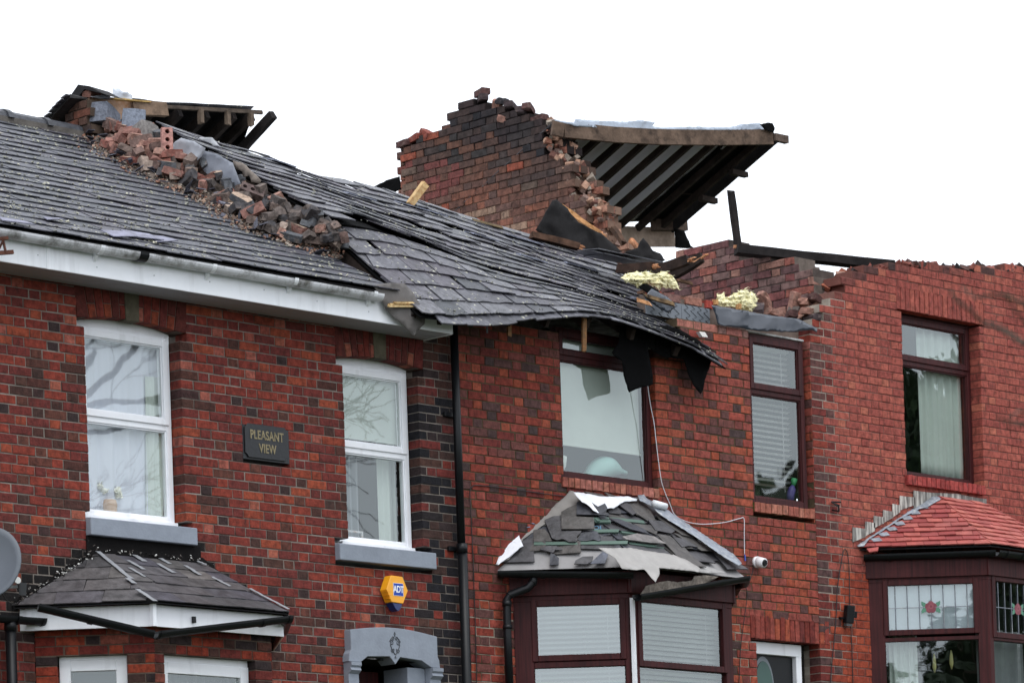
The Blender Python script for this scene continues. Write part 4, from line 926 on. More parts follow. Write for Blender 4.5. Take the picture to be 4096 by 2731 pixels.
# ---------------------------------------------------------------- head of the middle house wall
inner = Fr((0, .125, 0), (0, -1, 0))
IW3 = thing('inner_wall', (8.2, .2, 6.1), 'row of broken bricks of the inner wall above grey boards', 'wall')
mb = MB(); mb.box(Fr((0, .0, 0), (0, -1, 0)), 7.02, 9.2, 6.11, 6.32, -.32, -.14, lin(120, 106, 98)); mb.build('wall_leaf', M['mortar'], IW3)
rng = random.Random(15)
for k, (x, w, col) in enumerate(((6.98, .1, lin(140, 70, 58)), (7.2, .22, lin(120, 88, 82)), (7.5, .22, lin(150, 104, 90)), (7.72, .1, lin(150, 66, 58)))):
    one = MB(); one.mesh(brick_vs(inner, x - w / 2 + .1, x + w / 2 + .1, 6.275, 6.345, .1, rng, .005, n=.01), BF, col); one.build('brick', M['brick_fresh'], IW3)
mb = MB(); mb.beam((7.05, .3, 6.37), (8.1, .3, 6.36), .12, .03, ZU, lin(120, 92, 76), .02, rng, 3); mb.build('wall_plate', M['old_wood'], IW3)
for k, (a, b) in enumerate(((6.9, 7.395), (7.40, 7.80))):
    mb = MB(); mb.box(FAC, a, b, 6.112, 6.262, -.11, -.1, lin(112, 118, 126)); o = mb.build('grey_board', M['plain'], label=('grey board left of the joint' if k == 0 else 'grey board right of the joint') + ', squiggled with old adhesive', cat='board')
    for j in range(4):
        x0 = a + .05 + j * (b - a) / 4.3; sq = MB(); sq.tube([FAC.p(x0 + .035 * (1 if i % 3 == 1 else -1 if i % 3 == 2 else 0) + i * .008, 6.26 - i * .024, -.0985) for i in range(7)], .003, 4, lin(80, 84, 88)); sq.build('adhesive_bead', M['plain'], o)
sheet(px(cE, [(1068, 628), (1300, 665), (1500, 705), (1750, 735), (1860, 790), (1900, 812), (1898, 842), (1860, 822), (1740, 838), (1600, 838), (1450, 832), (1340, 815), (1160, 790), (1120, 775), (1100, 700)]), atY(-.03), 'plastic_membrane', 'dpc', step=12, wr=.03, ws=4, seed=12, label='shiny black plastic membrane draped over the tall brown window head', cat='membrane')
sheet(px(cE, [(545, 570), (600, 500), (720, 560), (800, 635), (730, 690), (640, 640)]), atY(.0), 'plastic_membrane', 'dpc', step=10, wr=.02, ws=6, seed=13, label='small scrap of dark plastic membrane beside the grey boards', cat='membrane')
sheet(px(cT, [(1130, 880), (1240, 815), (1300, 830), (1480, 940), (1640, 1100), (1500, 1100), (1300, 1010)]), atY(.1), 'felt_scrap', 'felt_black', step=8, wr=.01, seed=14, label='black felt scrap below the larger yellow insulation', cat='felt')
# insulation
def wool(poly, Y, label, seed, depth=.15, fn=None):
    rng = random.Random(seed); ed = rough_edge(poly, 9, 4.2, rng)
    pts = list(ed); n = len(ed); x0, x1 = min(p[0] for p in ed), max(p[0] for p in ed); y0, y1 = min(p[1] for p in ed), max(p[1] for p in ed); st = 7; y = y0
    while y < y1:
        x = x0
        while x < x1:
            q = (x + rng.uniform(-2, 2), y + rng.uniform(-2, 2))
            if inside(q, ed) and min((q[0] - e[0]) ** 2 + (q[1] - e[1]) ** 2 for e in ed) > 9: pts.append(q)
            x += st
        y += st
    vs, es, fs, *_ = delaunay_2d_cdt([V(p) for p in pts], [(i, (i + 1) % n) for i in range(n)], [], 1, 1e-4); F = [];
    B = []
    for v in vs:
        dm = min(math.hypot(v.x - e[0], v.y - e[1]) for e in ed); k = min(1, dm / 40) ** .5; p = PY(v.x, v.y, Y); d = (CAM - p).normalized()
        rid = math.sin(v.y * .35 + 3 * noise.noise(V((v.x * .02, v.y * .02, seed)))) * .012 + noise.noise(p * 14) * .035 + noise.noise(p * 40) * .024 + rng.uniform(-.012, .012)
        F.append(p + d * (depth * .5 * k + rid)); B.append(p - d * depth * .5 * k)
    m = len(F); keep = [f for f in fs if inside((sum(vs[i].x for i in f) / len(f), sum(vs[i].y for i in f) / len(f)), ed)]
    mb = MB(); mb.mesh(F + B, [tuple(f) for f in keep] + [tuple(i + m for i in reversed(f)) for f in keep] + [(i, (i + 1) % n, m + (i + 1) % n, m + i) for i in range(n)])
    for i in range(420):      # loose fibres
        p = F[rng.randrange(m)]; d = V((rng.gauss(0, 1), rng.gauss(-.5, .8), rng.gauss(.1, .8))).normalized(); q = p + d * rng.uniform(.015, .05) + V((rng.gauss(0, .01), 0, rng.gauss(0, .01))); s_ = d.orthogonal().normalized() * rng.uniform(.002, .006); mb.mesh([p - s_, p + s_, q], [(0, 1, 2)])
    return mb.build('insulation', M['wool'], smooth=False, label=label, cat='insulation')
wool(px(cT, [(820, 730), (900, 660), (1100, 610), (1300, 620), (1400, 650), (1580, 595), (1680, 650), (1760, 720), (1830, 790), (1865, 930), (1760, 925), (1650, 900), (1480, 905), (1380, 860), (1230, 840), (1120, 890), (1000, 840)]), .2, 'larger yellow insulation wad beneath the splintered timbers', 3)
wool(px(cE, [(1110, 590), (1120, 545), (1165, 525), (1180, 570), (1240, 535), (1330, 505), (1400, 540), (1430, 580), (1420, 640), (1385, 690), (1300, 660), (1200, 640), (1120, 630)]), .25, 'yellow insulation tuft on the wall above the black membrane', 4)
for k, p in enumerate((cE(1100, 605), cE(1283, 640))):
    mb = MB(); mb.beam(PY(p[0], p[1] - 10, .1), PY(p[0] + 1, p[1] + 12, .1), .03, .05, V((0, 1, 0)), lin(196, 152, 104), .006, rng); mb.build('timber_stub', M['wood'], label='short timber stub at the %s of the yellow tuft' % ('left' if k == 0 else 'foot'), cat='timber')
# ---------------------------------------------------------------- splintered timbers and felt beside the wall
def timber(a, b, Ya, Yb, w, h, col, label, seed, mat='old_wood', tip=None, parent=None, jag=.03):
    r = random.Random(seed); p, q = PY(*a, Ya), PY(*b, Yb); mb = MB(); mb.beam(p, q, w, h, ZU if abs((q - p).normalized().z) < .85 else V((0, 1, 0)), col, jag, r, 4)
    if tip:
        d = (q - p).normalized()
        for i in range(7):
            o = V((r.uniform(-1, 1), r.uniform(-1, 1), r.uniform(-1, 1))) * min(w, h) * .38; mb.beam(q + o - d * .12, q + o * 1.3 + d * r.uniform(.0, .08), .014, .014, ZU if abs(d.z) < .85 else V((0, 1, 0)), tip, .02, r)
    return mb.build('splintered_timber' if tip else 'timber', M[mat], label=label, cat='timber')
SP = lin(206, 150, 112)
timber(cE(610, 370), cE(880, 275), .5, .1, .07, .09, lin(52, 42, 38), 'splintered dark rafter pointing up beside the yellow insulation', 1, tip=SP)
timber(cE(760, 400), cE(985, 262), .6, .25, .06, .09, lin(48, 40, 36), 'longest splintered rafter reaching in front of the pink brick wall', 2, tip=SP)
timber(cE(350, 345), cE(612, 325), .7, .3, .06, .08, lin(60, 46, 40), 'splintered rafter under the stacked loose slates', 3, tip=SP)
timber(cT(1850, 765), cT(2100, 830), .5, .5, .03, .025, lin(100, 78, 62), 'thin batten pointing at the pink brick wall', 4)
timber(cT(1250, 1040), cT(1780, 1200), .0, -.15, .04, .035, lin(134, 110, 82), 'pale batten lying over the dark membrane scrap', 5)
timber(cT(1110, 1115), cT(1350, 1190), -.1, -.2, .03, .03, lin(190, 140, 100), 'orange splinter of batten at the right edge of fallen slates', 6, 'wood')
timber(cD(300, 845), cD(590, 1050), 2.0, 1.8, .05, .04, lin(196, 146, 100), 'freshly split plank leaning on the black felt', 7, 'wood', tip=SP)
timber(cD(690, 1005), cD(775, 1125), 1.9, 1.7, .05, .05, lin(78, 58, 46), 'short brown timber leaning on the foot of the party wall', 8)
timber(cD(830, 1095), cD(880, 1155), 1.5, 1.4, .04, .04, lin(170, 116, 84), 'small orange broken stub beside the black felt', 9, tip=SP)
timber(cD(40, 1055), cD(420, 1150), 1.75, 1.6, .08, .06, lin(88, 66, 54), 'brown beam lying along the top of fallen slates', 10, tip=SP)
timber(cD(1612, 712), cD(1672, 1165), 1.2, 1.2, .065, .05, lin(40, 36, 36), 'charred upright post standing behind the pink brick wall', 11)
a, b = PY(2950, 1000, .95), PY(3560, 1064, .16)
mb = MB(); mb.beam(a, b, .16, .085, ZU, lin(40, 37, 37), .03, random.Random(3), 5); mb.build('charred_plank', M['old_wood'], label='long charred plank lying on the broken wall tops', cat='plank')
mb = MB(); mb.beam(a + V((-.02, .03, .035)), a.lerp(b, .12) + V((0, .03, .04)), .03, .03, ZU, lin(170, 120, 90)); mb.build('raw_splinter', M['wood'], label='pale split chip at the left end of the charred plank', cat='splinter')
sheet(px(cD, [(85, 1020), (130, 940), (175, 860), (215, 790), (245, 780), (330, 850), (420, 960), (520, 1010), (600, 1050), (680, 1120), (760, 1190), (700, 1200), (520, 1195), (330, 1160), (180, 1080)]), atY(1.75), 'roofing_felt', 'felt', step=14, wr=.09, ws=3, seed=21, label='big crumpled black felt sheet thrown up against the party wall', cat='felt')
sheet(px(cD, [(770, 1195), (880, 1160), (900, 1110), (925, 1085), (960, 1120), (1000, 1180), (1060, 1200), (1100, 1260), (1020, 1280), (900, 1240)]), atY(1.2), 'roofing_felt', 'felt', step=10, wr=.08, ws=4, seed=22, label='smaller peaked black felt scrap right of the big felt sheet', cat='felt')
sheet(px(cC, [(120, 905), (200, 870), (300, 820), (390, 795), (400, 900), (330, 930), (280, 945)]), atX(7.9), 'roofing_felt', 'felt_black', step=9, wr=.03, seed=23, label='black felt sagging between fallen roof and party wall', cat='felt')
mb = MB(); rng = random.Random(5)
for k, (p, w, l) in enumerate(((cD(640, 1205), .55, .3), (cD(760, 1228), .6, .28), (cD(860, 1250), .62, .3), (cD(900, 1252), .5, .25), (cD(560, 1215), .4, .3), (cD(700, 1245), .6, .3))):
    c = PY(p[0], p[1], .95); m = MB(); a = rng.uniform(-.15, .15); q = [c + V((x, y, .04 * math.sin(a) * x + y * .12 + rng.uniform(-.006, .006))) for x, y in ((-w / 2, -l / 2), (w / 2, -l / 2 + .05), (w / 2 + .06, l / 2), (-w / 2 + .03, l / 2))]
    m.prism(q, V((0, 0, .008)), rng.choice(SL3)); m.build('loose_slate', M['slate_clean'], label='dark slate in the loose stack above the splintered timbers', cat='slate', group='stacked slates above the splintered timbers')
# dark void behind the stack: attic floor and rear wall of the middle house
boxes(FAC, [(4.3, 9.45, 6.02, 6.06, -7.2, -.33)], 'old_wood', 'attic_floor', H3, 0)
boxes(FAC, [(-3.2, 4.2, .5, 5.6, -7.4, -7.2), ], 'mortar', 'rear_wall', H2, 0); boxes(FAC, [(4.25, 9.45, .5, 6.0, -7.4, -7.2)], 'mortar', 'rear_wall', H3, 0); boxes(FAC, [(9.9, 14.4, .5, 6.9, -7.4, -7.2)], 'mortar', 'rear_wall', H4, 0)
# ---------------------------------------------------------------- rear roof slope left on the right house
rng = random.Random(17); DWN = lambda L, p=24.5: V((0, math.cos(math.radians(p)), -math.sin(math.radians(p)))) * L
RR = thing('roof_remnant', (11, 3.6, 8), 'remaining rear roof slope with bare rafters right of the party wall', 'roof')
ridp = [cD(215, 215), cD(300, 235), cD(700, 275), cD(1040, 292), (cD(1500, 298)), cD(1930, 292)]
rid = [PY(p[0], p[1], 3.6 - .25 * i / 5) for i, p in enumerate(ridp)]
for i in range(5):
    mb = MB(); mb.beam(rid[i] + (rid[i] - rid[i + 1]).normalized() * .003, rid[i + 1], .05, .16, ZU, lin(104, 87, 75), 0, None); mb.build('ridge_board', M['old_wood'], RR)
def ridge_at(x):
    for a, b in zip(rid, rid[1:]):
        if a.x <= x <= b.x: return a.lerp(b, (x - a.x) / (b.x - a.x))
    return rid[-1] if x > rid[-1].x else rid[0]
xe = rid[-1].x
def slope_sheet(x0, x1, L0, L1, up, name, mat, col, seed, wr=.01, parent=RR, n=14):
    mb = MB(); nv = 10; vs = []
    for j in range(nv + 1):
        for i in range(n + 1):
            x = x0 + (x1 - x0) * i / n; p = ridge_at(x) + V((0, .03, 0)); Lm = L0 + (L1 - L0) * i / n; q = p + DWN(Lm * j / nv) + V((0, .41, .91)) * up
            q.z += wr * noise.noise(V((x * 3, j * .6, seed))) * 2; vs.append(q)
    mb.mesh(vs, [(j * (n + 1) + i, j * (n + 1) + i + 1, (j + 1) * (n + 1) + i + 1, (j + 1) * (n + 1) + i) for j in range(nv) for i in range(n)], col)
    o = mb.build(name, M[mat], parent, smooth=True); md = o.modifiers.new('thickness', 'SOLIDIFY'); md.thickness = .006; return o
slope_sheet(9.7, xe - .55, 1.72, 1.6, .06, 'underlay', 'curtain', lin(225, 223, 220), 1)
slope_sheet(xe - .56, xe - .02, 1.62, 1.62, .045, 'torn_underlay', 'felt_black', lin(40, 40, 42), 2)
for k, (a, b, l0, l1) in enumerate(((xe - .5, xe - .42, .0, .3),)):
    o = slope_sheet(a, b, l1, l1, .042, 'underlay', 'membrane', lin(200, 198, 196), 3 + k, n=4)
slope_sheet(9.5, xe + .02, 1.75, 1.7, .09, 'slate_covering', 'slate', lin(60, 60, 66), 7)
x = 9.78
while x < xe + .02:
    p = ridge_at(x) + V((0, .02, -.02)); mb = MB(); mb.beam(p, p + DWN(1.68), .045, .07, ZU, lin(50, 42, 38), .0, random.Random(int(x * 9)), 3); mb.build('rafter', M['old_wood'], RR); x += .345
for L in (.62, 1.2):
    mb = MB(); p, q = ridge_at(9.6), ridge_at(xe); mb.beam(p + DWN(L) + V((0, 0, .075)), q + DWN(L) + V((0, 0, .075)), .05, .025, ZU, lin(60, 50, 44), 0, rng); mb.build('batten', M['old_wood'], RR)
pv = ridge_at(xe); mb = MB(); mb.beam(pv + V((.05, 0, .03)), pv + DWN(1.72) + V((.05, 0, .03)), .03, .2, ZU, lin(38, 36, 36), 0, rng, 4); mb.build('verge_board', M['old_wood'], RR)
for k, L in enumerate((.55, 1.05)):
    c = pv + DWN(L) + V((.03, -.05, -.09)); mb = MB(); mb.beam(c - V((.2, 0, 0)), c + V((.06, 0, 0)), .06, .06, ZU, lin(56, 48, 44), 0, rng); mb.build('purlin_end', M['old_wood'], RR)
mb = MB(); c = pv + V((.12, -.02, .0)); mb.beam(c - V((.1, 0, 0)), c + V((.12, 0, 0)), .06, .08, ZU, lin(96, 82, 74), 0, rng); mb.build('ridge_end', M['old_wood'], RR)
mb = MB(); mb.prism([PY(*cD(*p), 5.0) for p in ((640, 985), (1165, 1000), (1185, 1150), (900, 1150), (640, 1120))], V((0, .03, 0)), lin(168, 150, 136)); mb.build('backing_board', M['mortar'], RR)
mb = MB(); mb.beam(PY(*cD(1010, 970), 4.9), PY(*cD(1250, 975), 4.9), .1, .15, ZU, lin(80, 68, 60), .02, rng); mb.build('purlin', M['old_wood'], RR)
sheet(px(cD, [(1170, 1010), (1245, 1020), (1300, 1140), (1330, 1165), (1180, 1160)]), atY(4.8), 'felt_scrap', 'felt_black', RR, step=9, wr=.04, seed=31)
def fl(x, y): return 1.2 * math.sin(x * .05)
sheet(px(cD, [(190, 152), (380, 178), (395, 148), (520, 160), (800, 172), (900, 158), (1020, 175), (1000, 205), (1060, 215), (1300, 208), (1600, 215), (1700, 190), (1840, 182), (1880, 235), (1500, 245), (1040, 240), (700, 228), (400, 205)]), atY(3.5), 'top_membrane', 'membrane', RR, step=9, wr=.02, ws=6, seed=33, col=lin(176, 186, 200), label='torn pale blue plastic membrane along the ridge')
sheet(px(cD, [(1840, 190), (1900, 180), (1940, 182), (1960, 220), (1945, 260), (1880, 235)]), atY(3.3), 'felt_scrap', 'felt_black', RR, step=7, wr=.03, seed=34)
# ---------------------------------------------------------------- rear roof slope left on the middle house
R3 = thing('roof_remnant', (4.2, 3.6, 7.6), 'dark remnant of rear roof slope above the brick pile at upper left', 'roof')
rid3 = [PY(*cA(700, 205), 3.62), PY(*cA(1300, 262), 3.6), PY(*cA(2040, 300), 3.58)]; rid = rid3; xe3 = rid3[-1].x
DW3 = lin(44, 38, 36)
slope_sheet(rid3[0].x, xe3 - .04, 2.0, 1.9, .05, 'underfelt', 'felt_black', lin(30, 30, 30), 9, .02, R3)
slope_sheet(rid3[0].x - .1, xe3 - .02, 2.0, 1.9, .085, 'slate_covering', 'slate', lin(60, 60, 66), 10, .01, R3)
for k, f in enumerate((.02, .2, .36, .52, .68, .84, .95)):
    x = rid3[0].x + (xe3 - rid3[0].x) * f; p = ridge_at(x) + V((0, 0, -.03)); mb = MB(); mb.beam(p, p + DWN(1.9), .05, .09, ZU, DW3, 0, random.Random(k), 3); mb.build('rafter', M['old_wood'], R3)
mb = MB(); mb.beam(ridge_at(rid3[0].x + .7) + V((0, -.03, 0)), rid3[-1] + V((0, -.03, .0)), .03, .035, ZU, lin(84, 74, 66), .02, rng, 4); mb.build('ridge_batten', M['old_wood'], R3)
for k, f in enumerate((.62, .78, .92)):
    p = ridge_at(rid3[0].x + (xe3 - rid3[0].x) * f) + V((0, -.05, -.05)); mb = MB(); mb.beam(p + V((0, 0, .04)), p - V((0, 0, .09)), .04, .05, V((0, 1, 0)), lin(110, 96, 84), .01, rng); mb.build('rafter_end', M['old_wood'], R3)
mb = MB(); mb.beam(PXc(*cA(2140, 312), 5.35), PXc(*cA(1880, 600), 5.3), .06, .085, ZU, lin(36, 33, 33), .01, rng, 4); mb.build('verge_rafter', M['old_wood'], R3)
sheet(px(cA, [(1700, 300), (1945, 292), (1925, 340), (1952, 400), (1935, 450), (1912, 510), (1875, 600), (1780, 560), (1600, 520)]), atX(5.32), 'underfelt', 'felt_black', R3, step=10, wr=.01, seed=35)
q = [PY(*cA(*p), 3.55) for p in ((700, 182), (1035, 212), (1038, 305), (945, 350), (700, 335))]
mb = MB(); mb.prism(q, V((0, .02, 0)), lin(168, 140, 120)); mb.build('plywood_board', M['wood'], R3, label='tan board')
mb = MB(); mb.beam(PY(*cA(1040, 255), 3.53), PY(*cA(1298, 272), 3.5), .06, .13, ZU, lin(126, 106, 90), .02, rng, 3); mb.build('ridge_board', M['old_wood'], R3)
mb = MB(); mb.beam(PY(*cA(880, 188), 3.5), PY(*cA(1170, 215), 3.5), .05, .012, ZU, lin(190, 160, 100), .02, rng, 3); mb.build('batten', M['wood'], R3)
gp = []
for p in ((605, 195), (692, 190), (705, 450), (560, 520), (420, 440), (510, 290)): w = PXc(*cA(*p), 3.02); gp.append((-w.y, w.z))
gw = brick_wall(Fr((3.02, 0, 0), (-1, 0, 0)), R3, 'gable_wall', -5.2, -3.0, 7.3, 8.5, lambda u, v, h, r: r.choice([lin(96, 70, 60), lin(84, 64, 58), lin(120, 76, 62), lin(76, 62, 58)]), lambda u, v, r: lin(100, 86, 76), keep=lambda u, v: inside((u, v), gp), seed=81, nind=60, mat='brick', thick=.2, jit=.005, rec=.012)
vb = MB(); vb.beam(PXc(*cA(612, 180), 3.0), PXc(*cA(398, 405), 3.0), .2, .03, ZU, lin(44, 42, 42), .02, rng, 4); vb.build('verge_slates', M['slate_clean'], R3)
for k in range(6):
    a = k * .33; q0 = PXc(*cA(600, 190), 2.98).lerp(PXc(*cA(400, 402), 2.98), k / 6); q1 = PXc(*cA(600, 190), 2.98).lerp(PXc(*cA(400, 402), 2.98), (k + 1.2) / 6)
    m = MB(); m.beam(q0 + V((0, 0, .02)), q1 + V((0, 0, .035)), .26, .01, ZU, rng.choice(SL3), .02, rng); m.build('verge_slate', M['slate_clean'], R3)
q = [PXc(*cA(*p), 3.1) for p in ((550, 165), (612, 76), (700, 88), (765, 125), (830, 155), (740, 130), (660, 112), (600, 190))]
mb = MB(); mb.prism(q, V((.28, .05, .0)), lin(40, 40, 42)); mb.build('ridge_cap', M['felt'], R3, label='dark curved ridge cap')
sheet(px(cA, [(880, 105), (930, 100), (960, 130), (1000, 135), (1035, 160), (1038, 200), (960, 195), (900, 185), (885, 150)]), atY(3.5), 'plastic_scrap', 'membrane', step=9, wr=.05, ws=8, seed=41, col=lin(200, 206, 216), label='white plastic scrap caught on the ridge of the upper left remnant', cat='plastic')
sheet(px(cA, [(705, 172), (800, 158), (870, 160), (860, 182), (780, 185)]), atY(3.48), 'plastic_scrap', 'membrane', step=8, wr=.02, ws=8, seed=42, col=lin(190, 192, 200), label='flat white plastic strip on the tan ridge board', cat='plastic')
for k, (p, a, b) in enumerate(((cA(700, 140), .4, .1), (cA(720, 155), .2, -.1), (cA(650, 215), .1, .0))): lb(p, 0, rot3(a, b, .2), lin(124, 88, 78), 'reddish brick tucked under the dark ridge cap', x=3.2, size=(.16, .1, .06), seed=80 + k, group='bricks under the dark ridge cap')
# ---------------------------------------------------------------- bay windows
def plane_fr(a, b, top):      # slope frame from eave a->b (left to right seen from outside) and a point above
    a, b, top = V(a), V(b), V(top); e = (b - a).normalized(); n = e.cross(top - a).normalized(); return Fr(a, n, n.cross(e))
def uv(fr, p): d = V(p) - fr.O; return (d.dot(fr.U), d.dot(fr.V))
def wall_fr(a, b):            # vertical frame whose u runs from a to b
    a, b = V(a), V(b); e = (b - a).normalized(); return Fr(a, e.cross(ZU)), (b - a).length
# ---- house 2 bay: slates with tape repairs
BZ = 2.868; bWL, bFL, bFR, bWR = V((-.84, 0, BZ)), V((-.115, -.86, BZ)), V((1.333, -.86, BZ)), V((2.05, 0, BZ)); bTL, bTR = V((.04, -.012, 3.355)), V((1.165, -.012, 3.355))
bayr = MB()
for f in ((bWL, bFL, bTL), (bFL, bFR, bTR, bTL), (bFR, bWR, bTR)): bayr.poly([p - ZU * .012 for p in f], lin(50, 50, 54))
bay2 = bayr.build('bay_roof', M['felt'], H2, label='grey slate bay roof patched with silver tape')
SLB = [lin(86, 83, 83), lin(78, 75, 77), lin(96, 92, 90), lin(74, 72, 79), lin(66, 65, 67)]
bcol = lambda u, v, r: mixc(r.choice(SLB), r.choice(SLB), r.random())
fl, ff, frr = plane_fr(bWL, bFL, bTL), plane_fr(bFL, bFR, bTL), plane_fr(bFR, bWR, bTR)
for k, (fr, pts) in enumerate(((fl, (bWL, bFL, bTL)), (ff, (bFL, bFR, bTR, bTL)), (frr, (bFR, bWR, bTR)))):
    slates(fr, [uv(fr, p) for p in pts], .192, .33 if k else .37, bcol, bay2, 'slate_clean', seed=101 + k, mess=.006, lift=.01, lap=1.3)
def strip_on(fr, a, b, w, mat, name, parent, n=.02, col=(.5, .5, .5), seed=0):
    """adhesive tape: thin strip along a pixel line on a roof plane"""
    r = random.Random(seed); ua, ub = V(fr.px(*a)), V(fr.px(*b)); d = (ub - ua).normalized(); s = V((-d.y, d.x)); mb = MB(); k = 8; top = []
    for i in range(k + 1):
        c = ua.lerp(ub, i / k); nn = n + .001 * math.sin(i * 1.7 + seed)
        top += [fr.p(*(c + s * (w / 2 + r.uniform(-.003, .003))), nn), fr.p(*(c - s * (w / 2 + r.uniform(-.003, .003))), nn)]
    mb.mesh(top, [(2 * i, 2 * i + 2, 2 * i + 3, 2 * i + 1) for i in range(k)], col); o = mb.build(name, M[mat], parent); md = o.modifiers.new('t', 'SOLIDIFY'); md.thickness = .003
TC = lin(176, 178, 182)
M['tape'] = mk('silver_tape', lin(140, 142, 146), .5, .15, 12, .3, 60, .4, dirt=(11, .66, .8, lin(120, 116, 110)))
for k, (a, b, w) in enumerate(((cH(728, 590), cH(985, 800), .05), (cH(955, 795), cH(1010, 835), .05), (cH(1030, 878), cH(1165, 968), .05), (cH(1010, 620), cH(1085, 668), .06), (cH(960, 660), cH(1080, 728), .045), (cH(970, 715), cH(1090, 785), .035), (cH(1205, 645), cH(1280, 688), .045), (cH(1185, 685), cH(1310, 755), .05), (cH(1395, 700), cH(1505, 770), .045), (cH(1595, 785), cH(1730, 855), .04))):
    strip_on(ff, a, b, w, 'tape', 'tape_strip', bay2, .022, seed=k)
for k, (a, b) in enumerate(((cH(1480, 672), cH(1550, 700)), (cH(1880, 880), cH(2025, 960)), (cH(2020, 955), cH(2170, 1035)))): strip_on(ff, a, b, .035, 'tape', 'tape_strip', bay2, .03, seed=20 + k)
strip_on(fl, cR(560, 395), cR(770, 348), .05, 'lead', 'flashing_scrap', bay2, .025, seed=30)
# painted flashing band against the wall
mb = MB()
for a, b, h0, h1 in ((bWL, bTL, .035, .05), (bTL, bTR, .05, .05), (bTR, bWR, .05, .035)):
    mb.prism([a + V((0, -.004, -.03)), b + V((0, -.004, -.03)), b + V((0, -.004, h1)), a + V((0, -.004, h0))], V((0, -.012, 0)))
mb.build('flashing', M['paint_black'], H2, label='black bitumen flashing spattered with white')
mb = MB(); mb.box(FAC, -.06, 1.16, 3.34, 3.496, .004, .012); mb.build('flashing', M['paint_black'], H2)
fk = MB(); r5 = random.Random(55)
for i in range(240):     # flaking white paint and old mortar along the junction with the wall
    t = r5.random(); p = bWL.lerp(bTL, t) if i < 170 else bTL.lerp(bTR, t) if i < 220 else bTR.lerp(bWR, t)
    k = r5.uniform(.003, .01) * (1.8 if r5.random() < .1 else 1); chunk(fk, p + V((r5.gauss(0, .02), -.018 - abs(r5.gauss(0, .015)), r5.gauss(.02, .03) if i < 170 else r5.gauss(.03, .012))), (k * 1.4, .003, k * .6), r5, r5.choice([lin(205, 204, 200), lin(150, 148, 143), lin(96, 90, 86), lin(40, 38, 38), lin(34, 32, 32)]))
fk.build('paint_flakes', M['rubble'], H2, kind='stuff')
# fascia, gutter, walls
fW, fL, fR, fX = V((-.77, 0, 0)), V((-.055, -.785, 0)), V((1.345, -.785, 0)), V((1.96, 0, 0))
for a, b, nm in ((fW, fL, 0), (fL, fR, 1), (fR, fX, 2)):
    f, L_ = wall_fr(a, b); boxes(f, [(.004, L_ - .004, 2.685, 2.858, -.015, 0)], 'pvc', 'bay_fascia', H2, .002)
    if nm == 0: boxes(f, [(.05, .13, 2.683, 2.86, 0.001, .006)], 'pvc', 'fascia_joint', H2, .001)
mb = MB(); c = fL + V((-.008, -.012, 0)); mb.tube([c + ZU * 2.683, c + ZU * 2.86], .03, 6); mb.build('fascia_corner', M['pvc'], H2)
wW, wL, wR, wX = V((-.62, 0, 0)), V((.04, -.68, 0)), V((1.30, -.68, 0)), V((1.84, 0, 0))
colb = lambda u, v, h, r: r.choice([lin(150, 62, 44), lin(136, 54, 44), lin(160, 70, 48), lin(120, 52, 46), lin(150, 84, 70)]) if r.random() < .72 else r.choice(DRK)
mortb = lambda u, v, r: mixc(lin(140, 122, 108), lin(100, 88, 80), r.random())
fs_, Ls = wall_fr(wW, wL); ff_, Lf = wall_fr(wL, wR); fr_, Lr = wall_fr(wR, wX)
hs = (fs_.px(*cR(612, 1240))[0], fs_.px(*cR(1370, 1240))[0], .9, fs_.px(*cR(900, 1222))[1])
hf = (ff_.px(*cH(1240, 1350))[0], ff_.px(*cH(1925, 1380))[0], .9, ff_.px(*cH(1500, 1355))[1])
bw = brick_wall(fs_, H2, 'bay_wall', 0, Ls, .3, 2.70, colb, mortb, [hs], seed=111, nind=60)
brick_wall(ff_, H2, 'bay_wall', 0, Lf, .3, 2.70, colb, mortb, [hf], seed=112, nind=80); brick_wall(fr_, H2, 'bay_wall', 0, Lr, .3, 2.70, colb, mortb, seed=113, nind=0)
for f, h in ((fs_, hs), (ff_, hf)):
    window(f, H2, h[0] + .008, h[1] - .008, .9, h[3] - .06, -.075, 'pvc', None, .09, room=False, label='white bay window')
    boxes(f, [(h[0] + .008, h[1] - .008, h[3] - .062, h[3] - .004, -.14, -.085)], 'pvc', 'head_trim', H2, .002)
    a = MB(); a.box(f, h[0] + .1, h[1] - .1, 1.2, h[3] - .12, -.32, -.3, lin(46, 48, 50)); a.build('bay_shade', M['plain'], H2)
drape(ff_, hf[0] + .06, hf[1] - .1, 1.3, hf[3] - .11, -.2, .018, 9, 'net_curtain', 'plain', 'dark grey net curtain in the front of the slate roofed bay', 'curtain', 33, 0, lin(84, 88, 90))
gA, gB, gC = PY(*cH(292, 975), -.42), PY(*cH(1165, 1180), -.90), PY(*cH(2165, 1065), -.93)
def pipe(pts, r, mat, parent, name, seg=12, label=None):
    mb = MB(); mb.tube(pts, r, seg, lin(30, 32, 36)); return mb.build(name, M[mat], parent, smooth=True, label=label)
bg1 = gutter([gA, gA.lerp(gB, .5), gB], .055, 'black', H2, 'bay_gutter', arc=(math.pi * .98, math.pi * 2.02), lab='black gutter hanging off its brackets')
bg2 = gutter([gB + V((.0, -.002, -.002)), gB.lerp(gC, .5), gC], .055, 'black', H2, 'bay_gutter', arc=(math.pi * .98, math.pi * 2.02))
gutter([gC, gC + V((.45, .55, -.02)), gC + V((.62, .85, -.03))], .057, 'black', H2, 'bay_gutter')
for g, f, s in ((gA.lerp(gB, .45), 1, 0), (gB.lerp(gC, .8), 1, 0), (gB.lerp(gC, .03), 1, 0), (gC, 1, 0)):
    d = (gB - gA if g.x < gB.x else gC - gB).normalized() * .02; gutter([g - d, g + d], .062, 'black', H2, 'bay_gutter_clip')
